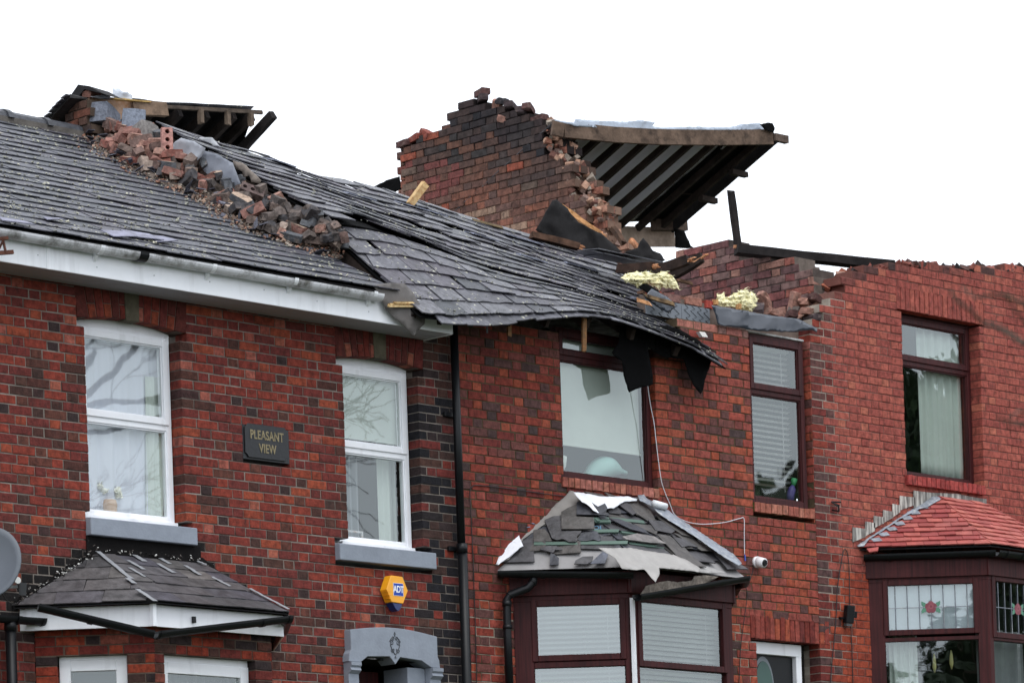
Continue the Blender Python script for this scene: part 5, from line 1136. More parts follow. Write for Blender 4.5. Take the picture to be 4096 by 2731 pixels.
q = PY(*cH(1463, 1065), -.80); mb = MB(); mb.beam(q, q + V((0, 0, -.05)), .03, .02, V((0, 1, 0)), lin(30, 30, 30)); mb.build('bracket_stub', M['black'], H2)
# left downpipe and hopper
dp = V((PY(*cR(120, 1200), -.1).x, -.1, 0))
pipe([dp + ZU * .3, dp + ZU * (PY(*cR(120, 960), -.1).z)], .043, 'black', H2, 'downpipe', label='black downpipe left of the slate roofed bay')
z = PY(*cR(120, 880), -.1).z; gutter([dp + V((-.4, -.0, z + .02)), dp + V((.30, -.02, z + .02))], .055, 'black', H2, 'gutter_outlet')
pipe([dp + ZU * (z - .09), dp + ZU * (z - .02)], .05, 'black', H2, 'pipe_collar')
for k in (0, 1): gutter([dp + V((.28 - k * .25, -.02, z + .02)), dp + V((.31 - k * .25, -.02, z + .02))], .062, 'black', H2, 'gutter_clip')
# main downpipe between the houses
pl = [V((4.165, -.085, .3)), V((4.165, -.085, 3.72))]; pipe(pl, .043, 'black', H2, 'downpipe', label='tall black downpipe between the left and middle houses')
pipe([V((4.155, -.085, 3.72)), V((4.15, -.085, 5.68))], .036, 'black', H2, 'downpipe'); pipe([V((4.16, -.085, 3.66)), V((4.16, -.085, 3.74))], .049, 'black', H2, 'pipe_collar')
for z in (3.70, 4.88): boxes(FAC, [(4.06, 4.20, z - .02, z + .02, .0, .03)], 'black', 'pipe_bracket', H2, .003)
# ---- doorway of house 2
mb = MB(); pts = [FAC.p(2.745, 2.632, .08), FAC.p(2.755, 2.70, .08), FAC.p(2.775, 2.73, .08), FAC.p(2.775, 2.90, .08)] + [FAC.p(2.775 + 1.045 * i / 14, 2.905 + .045 * math.sin(math.pi * i / 14), .08) for i in range(15)] + [FAC.p(3.82, 2.73, .08), FAC.p(3.838, 2.70, .08), FAC.p(3.845, 2.632, .08), FAC.p(3.735, 2.632, .08), FAC.p(3.62, 2.685, .08), FAC.p(3.36, 2.70, .08), FAC.p(3.30, 2.635, .08), FAC.p(3.235, 2.70, .08), FAC.p(2.97, 2.685, .08), FAC.p(2.885, 2.632, .08)]
mb.prism(pts, V((0, .18, 0))); lt = mb.build('door_lintel', M['stone'], H2, bevel=.004, label='grey painted stone lintel carved with a leaf ornament')
crv = MB(); cx0, cz0 = 3.30, 2.80
for sgn in (-1, 1):
    for (ox, oz, r0, tn, st) in ((.035, -.045, .022, 1.4, 2.4), (.042, .02, .026, 1.2, .4), (.02, .055, .016, 1.0, 1.2)):
        crv.tube([FAC.p(cx0 + sgn * (ox + r0 * (1 - i / 22) * math.cos(st + i * tn * 6.28 / 18)), cz0 + oz + r0 * (1 - i / 22) * math.sin(st + i * tn * 6.28 / 18), .081) for i in range(19)], .0045, 5, lin(70, 74, 80))
    crv.tube([FAC.p(cx0 + sgn * .004, cz0 - .08, .081), FAC.p(cx0 + sgn * .03, cz0 - .05, .081), FAC.p(cx0 + sgn * .055, cz0 - .005, .081), FAC.p(cx0 + sgn * .05, cz0 + .05, .081), FAC.p(cx0 + sgn * .022, cz0 + .075, .081)], .005, 5, lin(70, 74, 80))
for dz, s in ((.105, .012), (.085, .009), (-.1, .012)): crv.prism([FAC.p(cx0 - s, cz0 + dz - s, .079), FAC.p(cx0 + s, cz0 + dz - s, .079), FAC.p(cx0, cz0 + dz + s, .079)], V((0, -.005, 0)), lin(64, 68, 74))
crv.build('carved_ornament', M['plain'], lt)
for u0, u1 in ((2.755, 2.875), (3.735, 3.865)):
    mb = MB(); pr = [(.0, 2.63), (.10, 2.63), (.10, 2.60), (.085, 2.585), (.095, 2.56), (.06, 2.53), (.06, 2.44), (.03, 2.40), (.0, 2.40)]
    mb.prism([FAC.p(u0, z, n) for n, z in pr], V((u1 - u0, 0, 0))); mb.build('bracket', M['stone'], lt)
boxes(FAC, [(3.52, 3.735, .6, 2.63, -.3, -.0)], 'stone', 'door_jamb', H2, .004)
boxes(FAC, [(2.80, 3.52, .6, 2.60, -.5, -.45)], 'brown', 'front_door', H2); boxes(FAC, [(2.8, 3.52, 2.38, 2.62, -.44, -.36)], 'brown', 'door_head', H2)
# ---- house 3 bay: slates stripped, membrane exposed
BZ3 = 3.56; cWL, cFL, cFR, cWR = V((4.68, 0, BZ3)), V((5.555, -.86, BZ3)), V((7.08, -.86, BZ3)), V((7.95, 0, BZ3)); cTL, cTR = V((5.72, -.015, 4.33)), V((6.74, -.015, 4.36))
mb = MB()
for f in ((cWL, cFL, cTL), (cFL, cFR, cTR, cTL), (cFR, cWR, cTR)): mb.poly([p - ZU * .01 for p in f], lin(146, 144, 144))
bay3 = mb.build('bay_roof', M['membrane'], H3, label='bay roof stripped to grey membrane and green battens'); md = bay3.modifiers.new('t', 'SOLIDIFY'); md.thickness = .004
f3l, f3f = plane_fr(cWL, cFL, cTL), plane_fr(cFL, cFR, cTL)
GB = lin(86, 108, 98)
def bat(fr, a, b, n=.015, w=.045, col=GB, th=.022):
    ua, ub = V(fr.px(*a)), V(fr.px(*b)); mb = MB(); mb.beam(fr.p(*ua, n), fr.p(*ub, n), w, th, fr.N, col, .012, random.Random(int(a[0]))); mb.build('batten', M['old_wood'] if col != GB else M['plain'], bay3)
for a, b in ((cQ(725, 945), cQ(2190, 925)), (cQ(1640, 745), cQ(2055, 745))): bat(f3l, a, b)
for a, b in ((cQ(2190, 930), cK(1480, 565)), (cK(1480, 565), cK(1560, 590)), (cK(1085, 440), cK(1300, 470)), (cK(1020, 345), cK(1270, 370)), (cK(900, 350), cK(1015, 345))): bat(f3f, a, b)
bat(f3l, cQ(1680, 590), cQ(1920, 590))
def slpx(fr, pts, n, col, seed=0, name='slate', th=.008, tilt=0):
    r = random.Random(seed); q = []
    for i, p in enumerate(pts): u, v = fr.px(*p); q.append(fr.p(u, v, n + r.uniform(-.003, .003)))
    mb = MB(); mb.prism(q, fr.N * th, col); mb.build(name, M['slate_clean'], bay3)
G1, G2, G3_ = lin(78, 75, 73), lin(68, 67, 70), lin(57, 59, 66)
slates(f3f, [uv(f3f, p) for p in (cFL, cFR, cTR, cTL)], .17, .27, lambda u, v, r: r.choice((G1, G2, G3_)), bay3, 'slate_clean', seed=131, mess=.035, lift=.02, skip=lambda u, v, r: v < .2 or r.random() < .16)
slates(f3l, [uv(f3l, p) for p in (cWL, cFL, cTL)], .2, .3, lambda u, v, r: r.choice((G1, G2, G3_)), bay3, 'slate_clean', seed=132, mess=.03, lift=.01, skip=lambda u, v, r: v < .3 or r.random() < .2)
for k, (fr, pts, n, col) in enumerate((
    (f3l, px(cQ, [(230, 1235), (520, 840), (600, 720), (705, 640), (715, 730), (730, 1120), (740, 1225)]), .012, G2),
    (f3l, px(cQ, [(715, 735), (890, 722), (960, 800), (1010, 910), (920, 915), (725, 920)]), .02, G1),
    (f3l, px(cQ, [(895, 600), (1030, 540), (1150, 530), (1165, 760), (1470, 770), (1460, 800), (1400, 860), (1410, 900), (1380, 940), (1280, 940), (1190, 895), (1080, 905), (1010, 880)]), .032, G2),
    (f3l, px(cQ, [(1415, 890), (1470, 790), (1660, 755), (1720, 770), (1780, 860), (1775, 905), (1740, 915), (1660, 895), (1560, 915), (1440, 910)]), .026, G3_),
    (f3l, px(cQ, [(1155, 490), (1270, 420), (1400, 370), (1400, 560), (1670, 575), (1672, 755), (1160, 762)]), .048, G1),
    (f3l, px(cQ, [(1398, 360), (1540, 305), (1730, 430), (1840, 380), (1880, 450), (1850, 520), (1900, 530), (1910, 575), (1820, 560), (1395, 552)]), .062, G3_),
    (f3f, px(cQ, [(1840, 380), (1980, 365), (2060, 450), (2060, 500), (1880, 480)]), .03, G2),
    (f3f, px(cK, [(1050, 245), (1090, 215), (1150, 260), (1195, 320), (1170, 335)]), .045, G2),
    (f3f, px(cK, [(1100, 212), (1240, 205), (1300, 280), (1345, 370), (1290, 375), (1160, 290)]), .04, G1),
    (f3f, px(cK, [(1250, 205), (1340, 260), (1430, 340), (1440, 380), (1330, 330)]), .03, G3_),
    (f3f, px(cK, [(990, 365), (1060, 365), (1250, 440), (1295, 480), (1150, 445)]), .05, G3_),
    (f3f, px(cK, [(1170, 395), (1320, 410), (1360, 450), (1350, 480), (1260, 440)]), .04, G1),
    (f3f, px(cK, [(1285, 375), (1400, 385), (1500, 450), (1460, 475), (1340, 450)]), .05, G2),
    (f3f, px(cK, [(1340, 335), (1470, 390), (1600, 480), (1635, 515), (1540, 490), (1370, 370)]), .055, G1),
    (f3f, px(cK, [(1090, 500), (1200, 478), (1330, 500), (1420, 555), (1300, 545), (1120, 520)]), .05, lin(118, 114, 112)),
    (f3f, px(cK, [(1350, 480), (1450, 490), (1560, 580), (1640, 660), (1725, 728), (1560, 710), (1480, 620)]), .045, G1),
    (f3f, px(cK, [(1470, 500), (1560, 520), (1660, 580), (1590, 570), (1540, 580)]), .05, G2),
    (f3f, px(cK, [(1480, 465), (1600, 500), (1790, 590), (1840, 605), (1690, 600), (1560, 520)]), .04, G1),
    (f3f, px(cK, [(1560, 400), (1700, 515), (1640, 500)]), .05, G3_),
    (f3f, px(cK, [(1785, 610), (1850, 615), (2045, 735), (1890, 735)]), .035, G2),
    (f3f, px(cK, [(1640, 500), (1720, 520), (1900, 640), (1830, 620)]), .04, G3_),
    (f3l, px(cQ, [(820, 1050), (920, 1000), (1080, 1000), (1175, 1060), (1060, 1060), (1030, 1110), (930, 1080)]), .03, G2),
    (f3l, px(cQ, [(990, 1110), (1040, 1115), (1120, 1180), (1115, 1290), (975, 1290)]), .025, G3_),
    (f3l, px(cQ, [(1380, 1230), (1490, 1170), (1660, 1165), (1640, 1240), (1560, 1285), (1360, 1280)]), .03, G2),
    (f3l, px(cQ, [(1660, 1240), (1810, 1100), (1905, 1100), (1840, 1290), (1610, 1290)]), .04, lin(88, 92, 104)))):
    slpx(fr, pts, n, col, k)
onf = lambda fr, n: (lambda a, b: fr.pw(a, b, n))
sheet(px(cQ, [(130, 1245), (190, 1070), (280, 940), (370, 760), (480, 615), (720, 495), (1000, 350), (1200, 190), (1290, 85), (1350, 95), (1420, 200), (1540, 300), (1400, 370), (1200, 460), (1050, 510), (880, 620), (720, 730), (560, 840), (470, 1010), (330, 1160), (240, 1200), (170, 1255)]), onf(f3l, .03), 'membrane_wrap', 'membrane', bay3, step=9, wr=.03, ws=5, seed=51, col=lin(140, 136, 132))
sheet(px(cQ, [(128, 1245), (190, 1070), (370, 760), (480, 640), (500, 800), (560, 950), (510, 975), (440, 1040), (330, 1130), (240, 1190), (175, 1250)]), onf(f3l, .06), 'membrane_flap', 'membrane', bay3, step=9, wr=.03, ws=5, seed=52, col=lin(225, 226, 232))
sheet(px(cQ, [(1350, 105), (1500, 120), (1800, 180), (2200, 175), (2352, 215), (2340, 245), (2140, 260), (1980, 360), (1890, 360), (1800, 410), (1735, 435), (1650, 390), (1600, 330), (1560, 300), (1480, 260), (1400, 180)]), onf(f3f, .07), 'membrane_flap', 'membrane', bay3, step=9, wr=.04, ws=5, seed=53, col=lin(228, 230, 236))
sheet(px(cK, [(930, 548), (1060, 548), (1180, 548), (1330, 575), (1500, 600), (1600, 640), (1700, 700), (1690, 730), (1560, 715), (1390, 700), (1395, 740), (1365, 805), (1330, 770), (1280, 710), (1200, 715), (1110, 705), (1060, 630)]), onf(f3f, .06), 'membrane_flap', 'membrane', bay3, step=9, wr=.05, ws=4, seed=54, col=lin(160, 157, 154))
sheet(px(cK, [(1390, 600), (1500, 610), (1900, 735), (1750, 740), (1560, 712), (1400, 700)]), onf(f3f, .03), 'membrane_flap', 'membrane', bay3, step=9, wr=.02, ws=4, seed=55, col=lin(152, 150, 148))
sheet(px(cK, [(1225, 150), (1275, 145), (1290, 170), (1450, 260), (1700, 430), (1960, 600), (2015, 665), (1990, 680), (1900, 630), (1650, 455), (1400, 300), (1330, 230), (1245, 190)]), onf(f3f, .09), 'lead_hip', 'lead', bay3, step=8, wr=.015, ws=8, seed=56)
mb = MB(); a, b = f3f.pw(*cK(1345, 212), .12), f3f.pw(*cK(1440, 238), .12); mb.tube([a, b], .035, 8, lin(225, 228, 232)); mb.build('roll_of_tape', M['plain'], bay3, smooth=True)
for k, (fr, a, s, txt, ang) in enumerate(((f3l, cQ(655, 640), .085, 'SSY', 1.35), (f3l, cQ(590, 690), .085, 'NN', 1.35), (f3l, cQ(510, 720), .045, 'ROMA', 1.2), (f3l, cQ(1730, 670), .07, 'IC', 3.1))):
    cu = bpy.data.curves.new('print', 'FONT'); cu.body = txt; cu.size = s; cu.align_x = 'CENTER'; cu.align_y = 'CENTER'; to = bpy.data.objects.new('printed_letters', cu); COL.objects.link(to)
    me = bpy.data.meshes.new_from_object(to.evaluated_get(bpy.context.evaluated_depsgraph_get())); COL.objects.unlink(to); bpy.data.objects.remove(to)
    u, v = fr.px(*a); o = bpy.data.objects.new('printed_letters', me); me.materials.clear(); me.materials.append(M['print'] if 'print' in M else M.setdefault('print', mk('blue_print', lin(92, 138, 170), .7, .1, 5, 0)))
    Rm = Matrix((fr.U, fr.V, fr.N)).transposed() @ Matrix.Rotation(-ang, 3, 'Z')
    me.transform(Rm.to_4x4()); o.location = fr.p(u, v, .066 if k < 3 else .008); link(o, bay3)
# gutters of the middle bay
c0, c1, c2 = V((4.66, -.02, BZ3 - .05)), V((5.52, -.90, BZ3 - .05)), V((7.06, -.92, BZ3 - .05))
q0, q1 = PY(*cK(1220, 900), -.92), PY(*cK(2040, 760), -.88)
gutter([PY(*cK(170, 725), -.04), PY(*cK(1195, 735), -.89)], .055, 'black', H3, 'bay_gutter', lab='black gutter on the left side of the stripped bay')
gutter([q0, q0.lerp(q1, .5), q1], .058, 'black', H3, 'bay_gutter', arc=(math.pi, math.pi * 2), lab='fallen black gutter full of moss hanging across the bay front')
sheet(px(cK, [(1250, 900), (1285, 835), (1380, 808), (1450, 795), (1530, 805), (1640, 795), (1655, 760), (1740, 752), (1840, 765), (1720, 830), (1500, 880), (1300, 915)]), atY(-.90), 'gutter_moss', 'rubble', H3, step=8, wr=.03, ws=14, seed=57, col=lin(120, 112, 104))
gutter([q1, q1 + V((.12, .12, -.03)), q1 + V((.15, .4, -.05))], .057, 'black', H3, 'bay_gutter')
for t in (.03, .2, .335, .8):
    a, b = PY(*cK(170, 725), -.04), PY(*cK(1195, 735), -.89); p = a.lerp(b, t); d = (b - a).normalized() * .02; gutter([p - d, p + d], .062, 'black', H3, 'bay_gutter_clip')
dd = [PY(*cK(440, 740), -.25), PY(*cK(442, 800), -.25), PY(*cK(400, 850), -.22), PY(*cK(265, 900), -.1), PY(*cK(240, 935), -.08), PY(*cK(245, 1200), -.08), PY(*cK(265, 1700), -.08)]
pipe(dd, .036, 'black', H3, 'downpipe', label='black cranked downpipe at the left of the stripped bay')
for i in (1, 3, 4): pipe([dd[i].lerp(dd[i + 1], .05), dd[i].lerp(dd[i + 1], .2)], .042, 'black', H3, 'pipe_collar')
pipe([PY(*cK(245, 1130), -.08), PY(*cK(246, 1160), -.08)], .043, 'black', H3, 'pipe_collar')
# brown frames of the middle bay
dW, dL, dR, dX = V((4.87, 0, 0)), V((5.60, -.735, 0)), V((7.0, -.735, 0)), V((7.73, 0, 0))
b3s, l3s = wall_fr(dW, dL); b3f, l3f = wall_fr(dL, dR); b3r, l3r = wall_fr(dR, dX)
for f, L_ in ((b3s, l3s), (b3f, l3f), (b3r, l3r)):
    boxes(f, [(-.03, L_ + .03, 3.33, 3.53, -.05, .03)], 'brown', 'bay_fascia', H3, .004)
    boxes(f, [(0, L_, 3.28, 3.335, -.06, .005)], 'brown', 'bay_head', H3, .004)
def bayframe(f, L_, parent, ztop, zbot, tr, gl, gm='glass', name='bay_window', lab=None, fw=.07, side=0.06):
    """gl = (u0,u1,ztop,zbot) of the upper glass; tr = (z of upper and lower edge of the transom)"""
    w = boxes(f, [(0, gl[0] - .045, zbot, ztop, -.07, 0), (gl[1] + .045, L_, zbot, ztop, -.07, 0), (gl[0] - .045, gl[1] + .045, gl[2] + .045, ztop, -.07, -.001), (gl[0] - .045, gl[1] + .045, tr[1], tr[0], -.07, -.001)], 'brown', name, parent, label=lab)
    boxes(f, ring(gl[0] - .06, gl[1] + .06, gl[3] - .055, gl[2] + .06, .055, -.05, .012), 'brown', 'sash', w)
    pane(f, gl[0] - .01, gl[1] + .01, gl[3] - .01, gl[2] + .01, -.02, w, gm); pane(f, gl[0] - .04, gl[1] + .04, zbot, tr[1] + .005, -.035, w, gm); return w
g1 = (b3s.px(*cK(472, 990))[0], b3s.px(*cK(1083, 990))[0], b3s.px(*cK(780, 985))[1], b3s.px(*cK(780, 1350))[1])
bayframe(b3s, l3s, H3, 3.29, 1.4, (b3s.px(*cK(780, 1400))[1], b3s.px(*cK(780, 1445))[1]), g1, 'glass3', lab='angled side of the brown bay with slatted blind')
g2_ = (b3f.px(*cK(1255, 960))[0], b3f.px(*cK(1858, 960))[0], b3f.px(*cK(1550, 985))[1], b3f.px(*cK(1550, 1418))[1])
bayframe(b3f, l3f, H3, 3.29, 1.4, (b3f.px(*cK(1550, 1420))[1], b3f.px(*cK(1550, 1465))[1]), g2_, 'glass2', lab='front of the brown bay with slatted blind')
boxes(b3r, [(0, l3r, 1.4, 3.29, -.06, 0)], 'brown', 'bay_window', H3)
mb = MB(); c = dL + V((.012, -.03, 0)); mb.beam(c + ZU * 1.4, c + ZU * 3.285, .05, .03, V((.38, -.92, 0)), (.7, .7, .7)); mb.build('white_corner_trim', M['pvc'], H3)
venetian(b3s, .05, l3s - .02, 1.9, 3.27, -.12, 'white slatted blind in the angled side of the brown bay', .045, .45)
venetian(b3f, .05, l3f - .02, 1.9, 3.27, -.12, 'white slatted blind in the front of the brown bay', .045, .6)
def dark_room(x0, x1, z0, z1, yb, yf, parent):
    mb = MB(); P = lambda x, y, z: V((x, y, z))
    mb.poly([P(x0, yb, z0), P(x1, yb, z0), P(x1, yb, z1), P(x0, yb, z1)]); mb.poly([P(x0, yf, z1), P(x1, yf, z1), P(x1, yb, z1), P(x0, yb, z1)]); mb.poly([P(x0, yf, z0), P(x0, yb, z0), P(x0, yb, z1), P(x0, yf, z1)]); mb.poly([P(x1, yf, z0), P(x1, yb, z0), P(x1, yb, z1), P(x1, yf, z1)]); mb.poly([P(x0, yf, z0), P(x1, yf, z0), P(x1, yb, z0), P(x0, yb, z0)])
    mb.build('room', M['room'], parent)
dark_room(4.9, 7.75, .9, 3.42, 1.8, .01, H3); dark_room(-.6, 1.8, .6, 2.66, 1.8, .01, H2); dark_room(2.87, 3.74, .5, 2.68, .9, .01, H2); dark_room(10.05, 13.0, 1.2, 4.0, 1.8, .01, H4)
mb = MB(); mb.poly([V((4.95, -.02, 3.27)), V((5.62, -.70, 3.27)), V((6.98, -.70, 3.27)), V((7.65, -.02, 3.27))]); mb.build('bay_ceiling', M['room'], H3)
# ---- house 4 bay: red tiles
BZ4 = 4.125; eWL, eFL, eFR, eWR = V((9.80, 0, BZ4)), V((10.735, -.905, BZ4)), V((12.2, -.905, BZ4)), V((13.1, 0, BZ4)); eTL, eTR = V((11.07, -.015, 4.735)), V((11.75, -.015, 4.74))
mb = MB()
for f in ((eWL, eFL, eTL), (eFL, eFR, eTR, eTL), (eFR, eWR, eTR)): mb.poly([p - ZU * .012 for p in f], lin(90, 60, 56))
bay4 = mb.build('bay_roof', M['felt'], H4, label='small hipped bay roof of red clay tiles')
TLR = [lin(160, 78, 73), lin(146, 66, 64), lin(168, 90, 82), lin(136, 60, 60), lin(156, 86, 80)]; tcol = lambda u, v, r: mixc(r.choice(TLR), r.choice(TLR), r.random()); tcol2 = lambda u, v, r: mixc(r.choice([lin(176, 98, 88), lin(168, 88, 82), lin(182, 108, 96)]), r.choice(TLR), r.random() * .6)
for k, pts in enumerate(((eWL, eFL, eTL), (eFL, eFR, eTR, eTL), (eFR, eWR, eTR))):
    fr = plane_fr(pts[0], pts[1], pts[2]); slates(fr, [uv(fr, p) for p in pts], .098, .165, tcol if k == 0 else tcol2, bay4, 'tile', 'roof_tile', seed=121 + k, mess=.003, lift=.016, thick=.012, lap=1.25)
f4l = plane_fr(eWL, eFL, eTL)
for k, (x0, x1, y0, y1) in enumerate(((772, 870, 392, 505), (868, 940, 348, 460), (932, 1010, 305, 400), (1003, 1078, 262, 360), (1073, 1132, 215, 318), (1128, 1238, 155, 265))):   # stepped lead flashing
    q = [FAC.p(*FAC.px(*cL(*p), .006), .006) for p in ((x0, y0), (x1, y0 + 12), (x1, y1 - 40), (x0, y1))]; mb = MB(); mb.prism(q, V((0, -.006, 0))); mb.build('stepped_flashing', M['lead_worn'], H4)
q = [FAC.p(*FAC.px(*cL(*p), .006), .006) for p in ((1232, 115), (1345, 130), (1560, 140), (1700, 168), (1782, 180), (1782, 235), (1440, 190), (1235, 250))]; mb = MB(); mb.prism(q, V((0, -.006, 0))); mb.build('stepped_flashing', M['lead_worn'], H4)
sheet(px(cL, [(800, 520), (860, 470), (1000, 390), (1150, 290), (1290, 200), (1330, 150), (1430, 165), (1440, 180), (1350, 235), (1290, 250), (1130, 330), (1000, 420), (900, 480), (860, 535), (815, 540)]), onf(f4l, .035), 'lead_valley', 'lead', H4, step=9, wr=.02, ws=9, seed=61)
for k in range(7):   # lead soakers between tile courses
    x, y = 905 + k * 58, 480 - k * 41; q = [f4l.pw(*cL(*p), .03) for p in ((x, y), (x + 70, y - 10), (x + 95, y + 15), (x + 30, y + 22))]; mb = MB(); mb.prism(q, f4l.N * .004); mb.build('lead_soaker', M['lead'], H4)
mb = MB(); q = [f4l.pw(*cL(*p), .02) for p in ((880, 560), (970, 548), (965, 575), (900, 585))]; mb.prism(q, f4l.N * .012, TLR[0]); mb.build('slipped_tile', M['tile'], bay4)
gutter([V((9.86, -.0, BZ4 - .055)), V((10.75, -.945, BZ4 - .055))], .058, 'black', H4, 'bay_gutter'); gutter([V((10.75, -.947, BZ4 - .056)), V((12.3, -.947, BZ4 - .056))], .058, 'black', H4, 'bay_gutter')
for x in (.2, .85, .97): p = V((9.86, 0, BZ4 - .055)).lerp(V((10.75, -.945, BZ4 - .055)), x); d = V((.68, -.72, 0)) * .018; gutter([p - d, p + d], .065, 'black', H4, 'bay_gutter_clip')
for x in (10.9, 11.15, 11.4): gutter([V((x - .018, -.947, BZ4 - .056)), V((x + .018, -.947, BZ4 - .056))], .065, 'black', H4, 'bay_gutter_clip')
gW, gL, gR = V((9.93, 0, 0)), V((10.765, -.835, 0)), V((12.2, -.835, 0))
b4s, l4s = wall_fr(gW, gL); b4f, l4f = wall_fr(gL, gR)
for f, L_ in ((b4s, l4s), (b4f, l4f)):
    boxes(f, [(-.03, L_ + .01, 3.84, 4.07, -.05, .03)], 'brown', 'bay_fascia', H4, .004); boxes(f, [(0, L_, 3.80, 3.845, -.06, .004)], 'brown', 'bay_head', H4, .003)
cV = crop(3440, 2180, .3514)
g4 = (b4s.px(*cV(330, 700))[0], b4s.px(*cV(1287, 700))[0], b4s.px(*cV(800, 452))[1], b4s.px(*cV(800, 950))[1])
bw4 = bayframe(b4s, l4s, H4, 3.81, 1.9, (b4s.px(*cV(800, 1040))[1], b4s.px(*cV(800, 1082))[1]), g4, 'glass2', lab='angled side of the red tiled bay with leaded rose glass')
g5 = (b4f.px(*cV(1545, 700))[0], 1.2, b4f.px(*cV(1700, 430))[1], b4f.px(*cV(1700, 1000))[1])
bayframe(b4f, l4f, H4, 3.81, 1.9, (b4f.px(*cV(1700, 1045))[1], b4f.px(*cV(1700, 1095))[1]), g5, 'glass2', lab='front of the red tiled bay with leaded rose glass')
M['frost'] = mk('obscured_glass', lin(178, 186, 194), .25, .05, 8, .4, 70, .5)
def leaded(f, g, nv, back, parent):
    mb = MB()
    for i in range(nv): u = g[0] + (g[1] - g[0]) * (i + .55) / nv; mb.tube([f.p(u, g[3], -.012), f.p(u, g[2], -.012)], .0045, 4)
    zc = (g[2] + g[3]) / 2; mb.tube([f.p(g[0], zc, -.011), f.p(g[1], zc, -.011)], .0045, 4); mb.build('leading', M['lead'], parent)
    if back: a = MB(); a.box(f, g[0] - .02, g[1] + .02, g[3] - .02, g[2] + .02, -.045, -.04, (.6, .6, .6)); a.build('obscured_pane', M['frost'], parent)
    uc = g[0] + (g[1] - g[0]) * .5; rs = [MB(), MB()]
    def blob(m, pts, col, n=-.008): m.poly([f.p(uc + a * .085, zc + b * .085, n) for a, b in pts], col)
    cir = lambda x, y, r, k=12, sq=1.: [(x + r * math.cos(i * 6.283 / k), y + sq * r * math.sin(i * 6.283 / k)) for i in range(k)]
    for i in range(5): a = i * 1.2566 + .3; blob(rs[0], cir(.33 * math.cos(a), .33 * math.sin(a), .38), lin(142, 74, 84) if i % 2 else lin(128, 62, 74), -.008 + i * .0004)
    blob(rs[0], cir(0, .05, .3), lin(150, 84, 92), -.0055); blob(rs[0], cir(0, .08, .15), lin(120, 56, 68), -.005)
    for sx in (-1, 1):
        for sy in (-1, 1): blob(rs[1], [(sx * .45, sy * .08), (sx * .6, sy * .5), (sx * 1.1, sy * .72), (sx * 1.08, sy * .3), (sx * .9, sy * .06)], lin(88, 140, 116), -.009)
    rs[0].build('rose', M['plain'], parent); rs[1].build('leaf', M['plain'], parent)
leaded(b4s, g4, 7, True, bw4); leaded(b4f, (g5[0], g5[0] + .75, g5[2], g5[3]), 7, False, bw4)
drape(b4s, .2, .48, 1.9, 3.35, -.18, .02, 4, 'cream_curtain', 'cream', 'cream curtain in the angled side of the red tiled bay', 'curtain', 61)
drape(b4f, .12, .9, 1.9, 3.35, -.25, .03, 3, 'patterned_curtain', 'plain', 'dark patterned curtain in the front of the red tiled bay', 'curtain', 62, 0, lin(120, 122, 124))
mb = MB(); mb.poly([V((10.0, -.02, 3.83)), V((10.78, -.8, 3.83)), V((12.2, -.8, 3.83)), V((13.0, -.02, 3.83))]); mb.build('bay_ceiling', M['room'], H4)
for k, u in enumerate((.66, .83)):
    t = MB(); z = 3.02 + .03 * k; t.tube([b4s.p(u, z - .09, -.3), b4s.p(u, z - .03, -.3), b4s.p(u, z + .05, -.3), b4s.p(u, z + .1, -.3)], [.004, .022, .016, .003], 6, lin(230, 220, 150)); t.build('pendant_lamp', M['plain'], label='small glassy pendant at the %s in the red tiled bay' % ('left' if k == 0 else 'right'), cat='lamp', smooth=True)
# ---------------------------------------------------------------- things fixed to the walls
def text_mesh(txt, size, fr, u, v, n, mat, parent, name, ext=.002, font_scale=1.0, col=None, sp=1.0):
    cu = bpy.data.curves.new(name, 'FONT'); cu.body = txt; cu.size = size; cu.extrude = ext; cu.align_x = 'CENTER'; cu.align_y = 'CENTER'; cu.space_character = sp; cu.offset = size * .02
    to = bpy.data.objects.new(name, cu); COL.objects.link(to); me = bpy.data.meshes.new_from_object(to.evaluated_get(bpy.context.evaluated_depsgraph_get())); bpy.data.objects.remove(to)
    Rm = Matrix((fr.U * font_scale, fr.V, fr.N)).transposed(); me.transform(Rm.to_4x4()); me.materials.clear(); me.materials.append(M[mat]); o = bpy.data.objects.new(name, me); o.location = fr.p(u, v, n); return link(o, parent)
M['gilt'] = mk('worn_gilt', lin(140, 128, 98), .6, .3, 20, .2, 60, .4, dirt=(22, .56, .74, lin(60, 54, 44)))
M['plaque'] = mk('black_plaque', lin(28, 30, 34), .45, .25, 8, .2, 40, .5, dirt=(6, .62, .9, lin(70, 66, 56)))
pq = thing('name_plaque', FAC.p(1.944, 4.28, 0), 'black stone plaque reading PLEASANT VIEW between the white windows', 'plaque')
mb = MB(); a, b, c, d = 1.70, 2.19, 4.29, 4.575; e = .035
mb.box(FAC, 1.682, 2.208, 4.276, 4.588, -.10, -.003); mb.build('backing', M['plaque'], pq)
mb = MB(); pts = [(a + e, c), (b - e, c), (b - e * .6, c + e * .6), (b, c + e), (b, d - e), (b - e * .6, d - e * .6), (b - e, d), (a + e, d), (a + e * .6, d - e * .6), (a, d - e), (a, c + e), (a + e * .6, c + e * .6)]
mb.prism([FAC.p(*p, -.002) for p in pts], V((0, -.012, 0))); mb.build('panel', M['plaque'], pq, bevel=.003)
text_mesh('PLEASANT', .105, FAC, 1.945, 4.482, .012, 'gilt', pq, 'lettering', font_scale=.74, sp=1.06); text_mesh('VIEW', .105, FAC, 1.95, 4.372, .012, 'gilt', pq, 'lettering', font_scale=.74, sp=1.06)
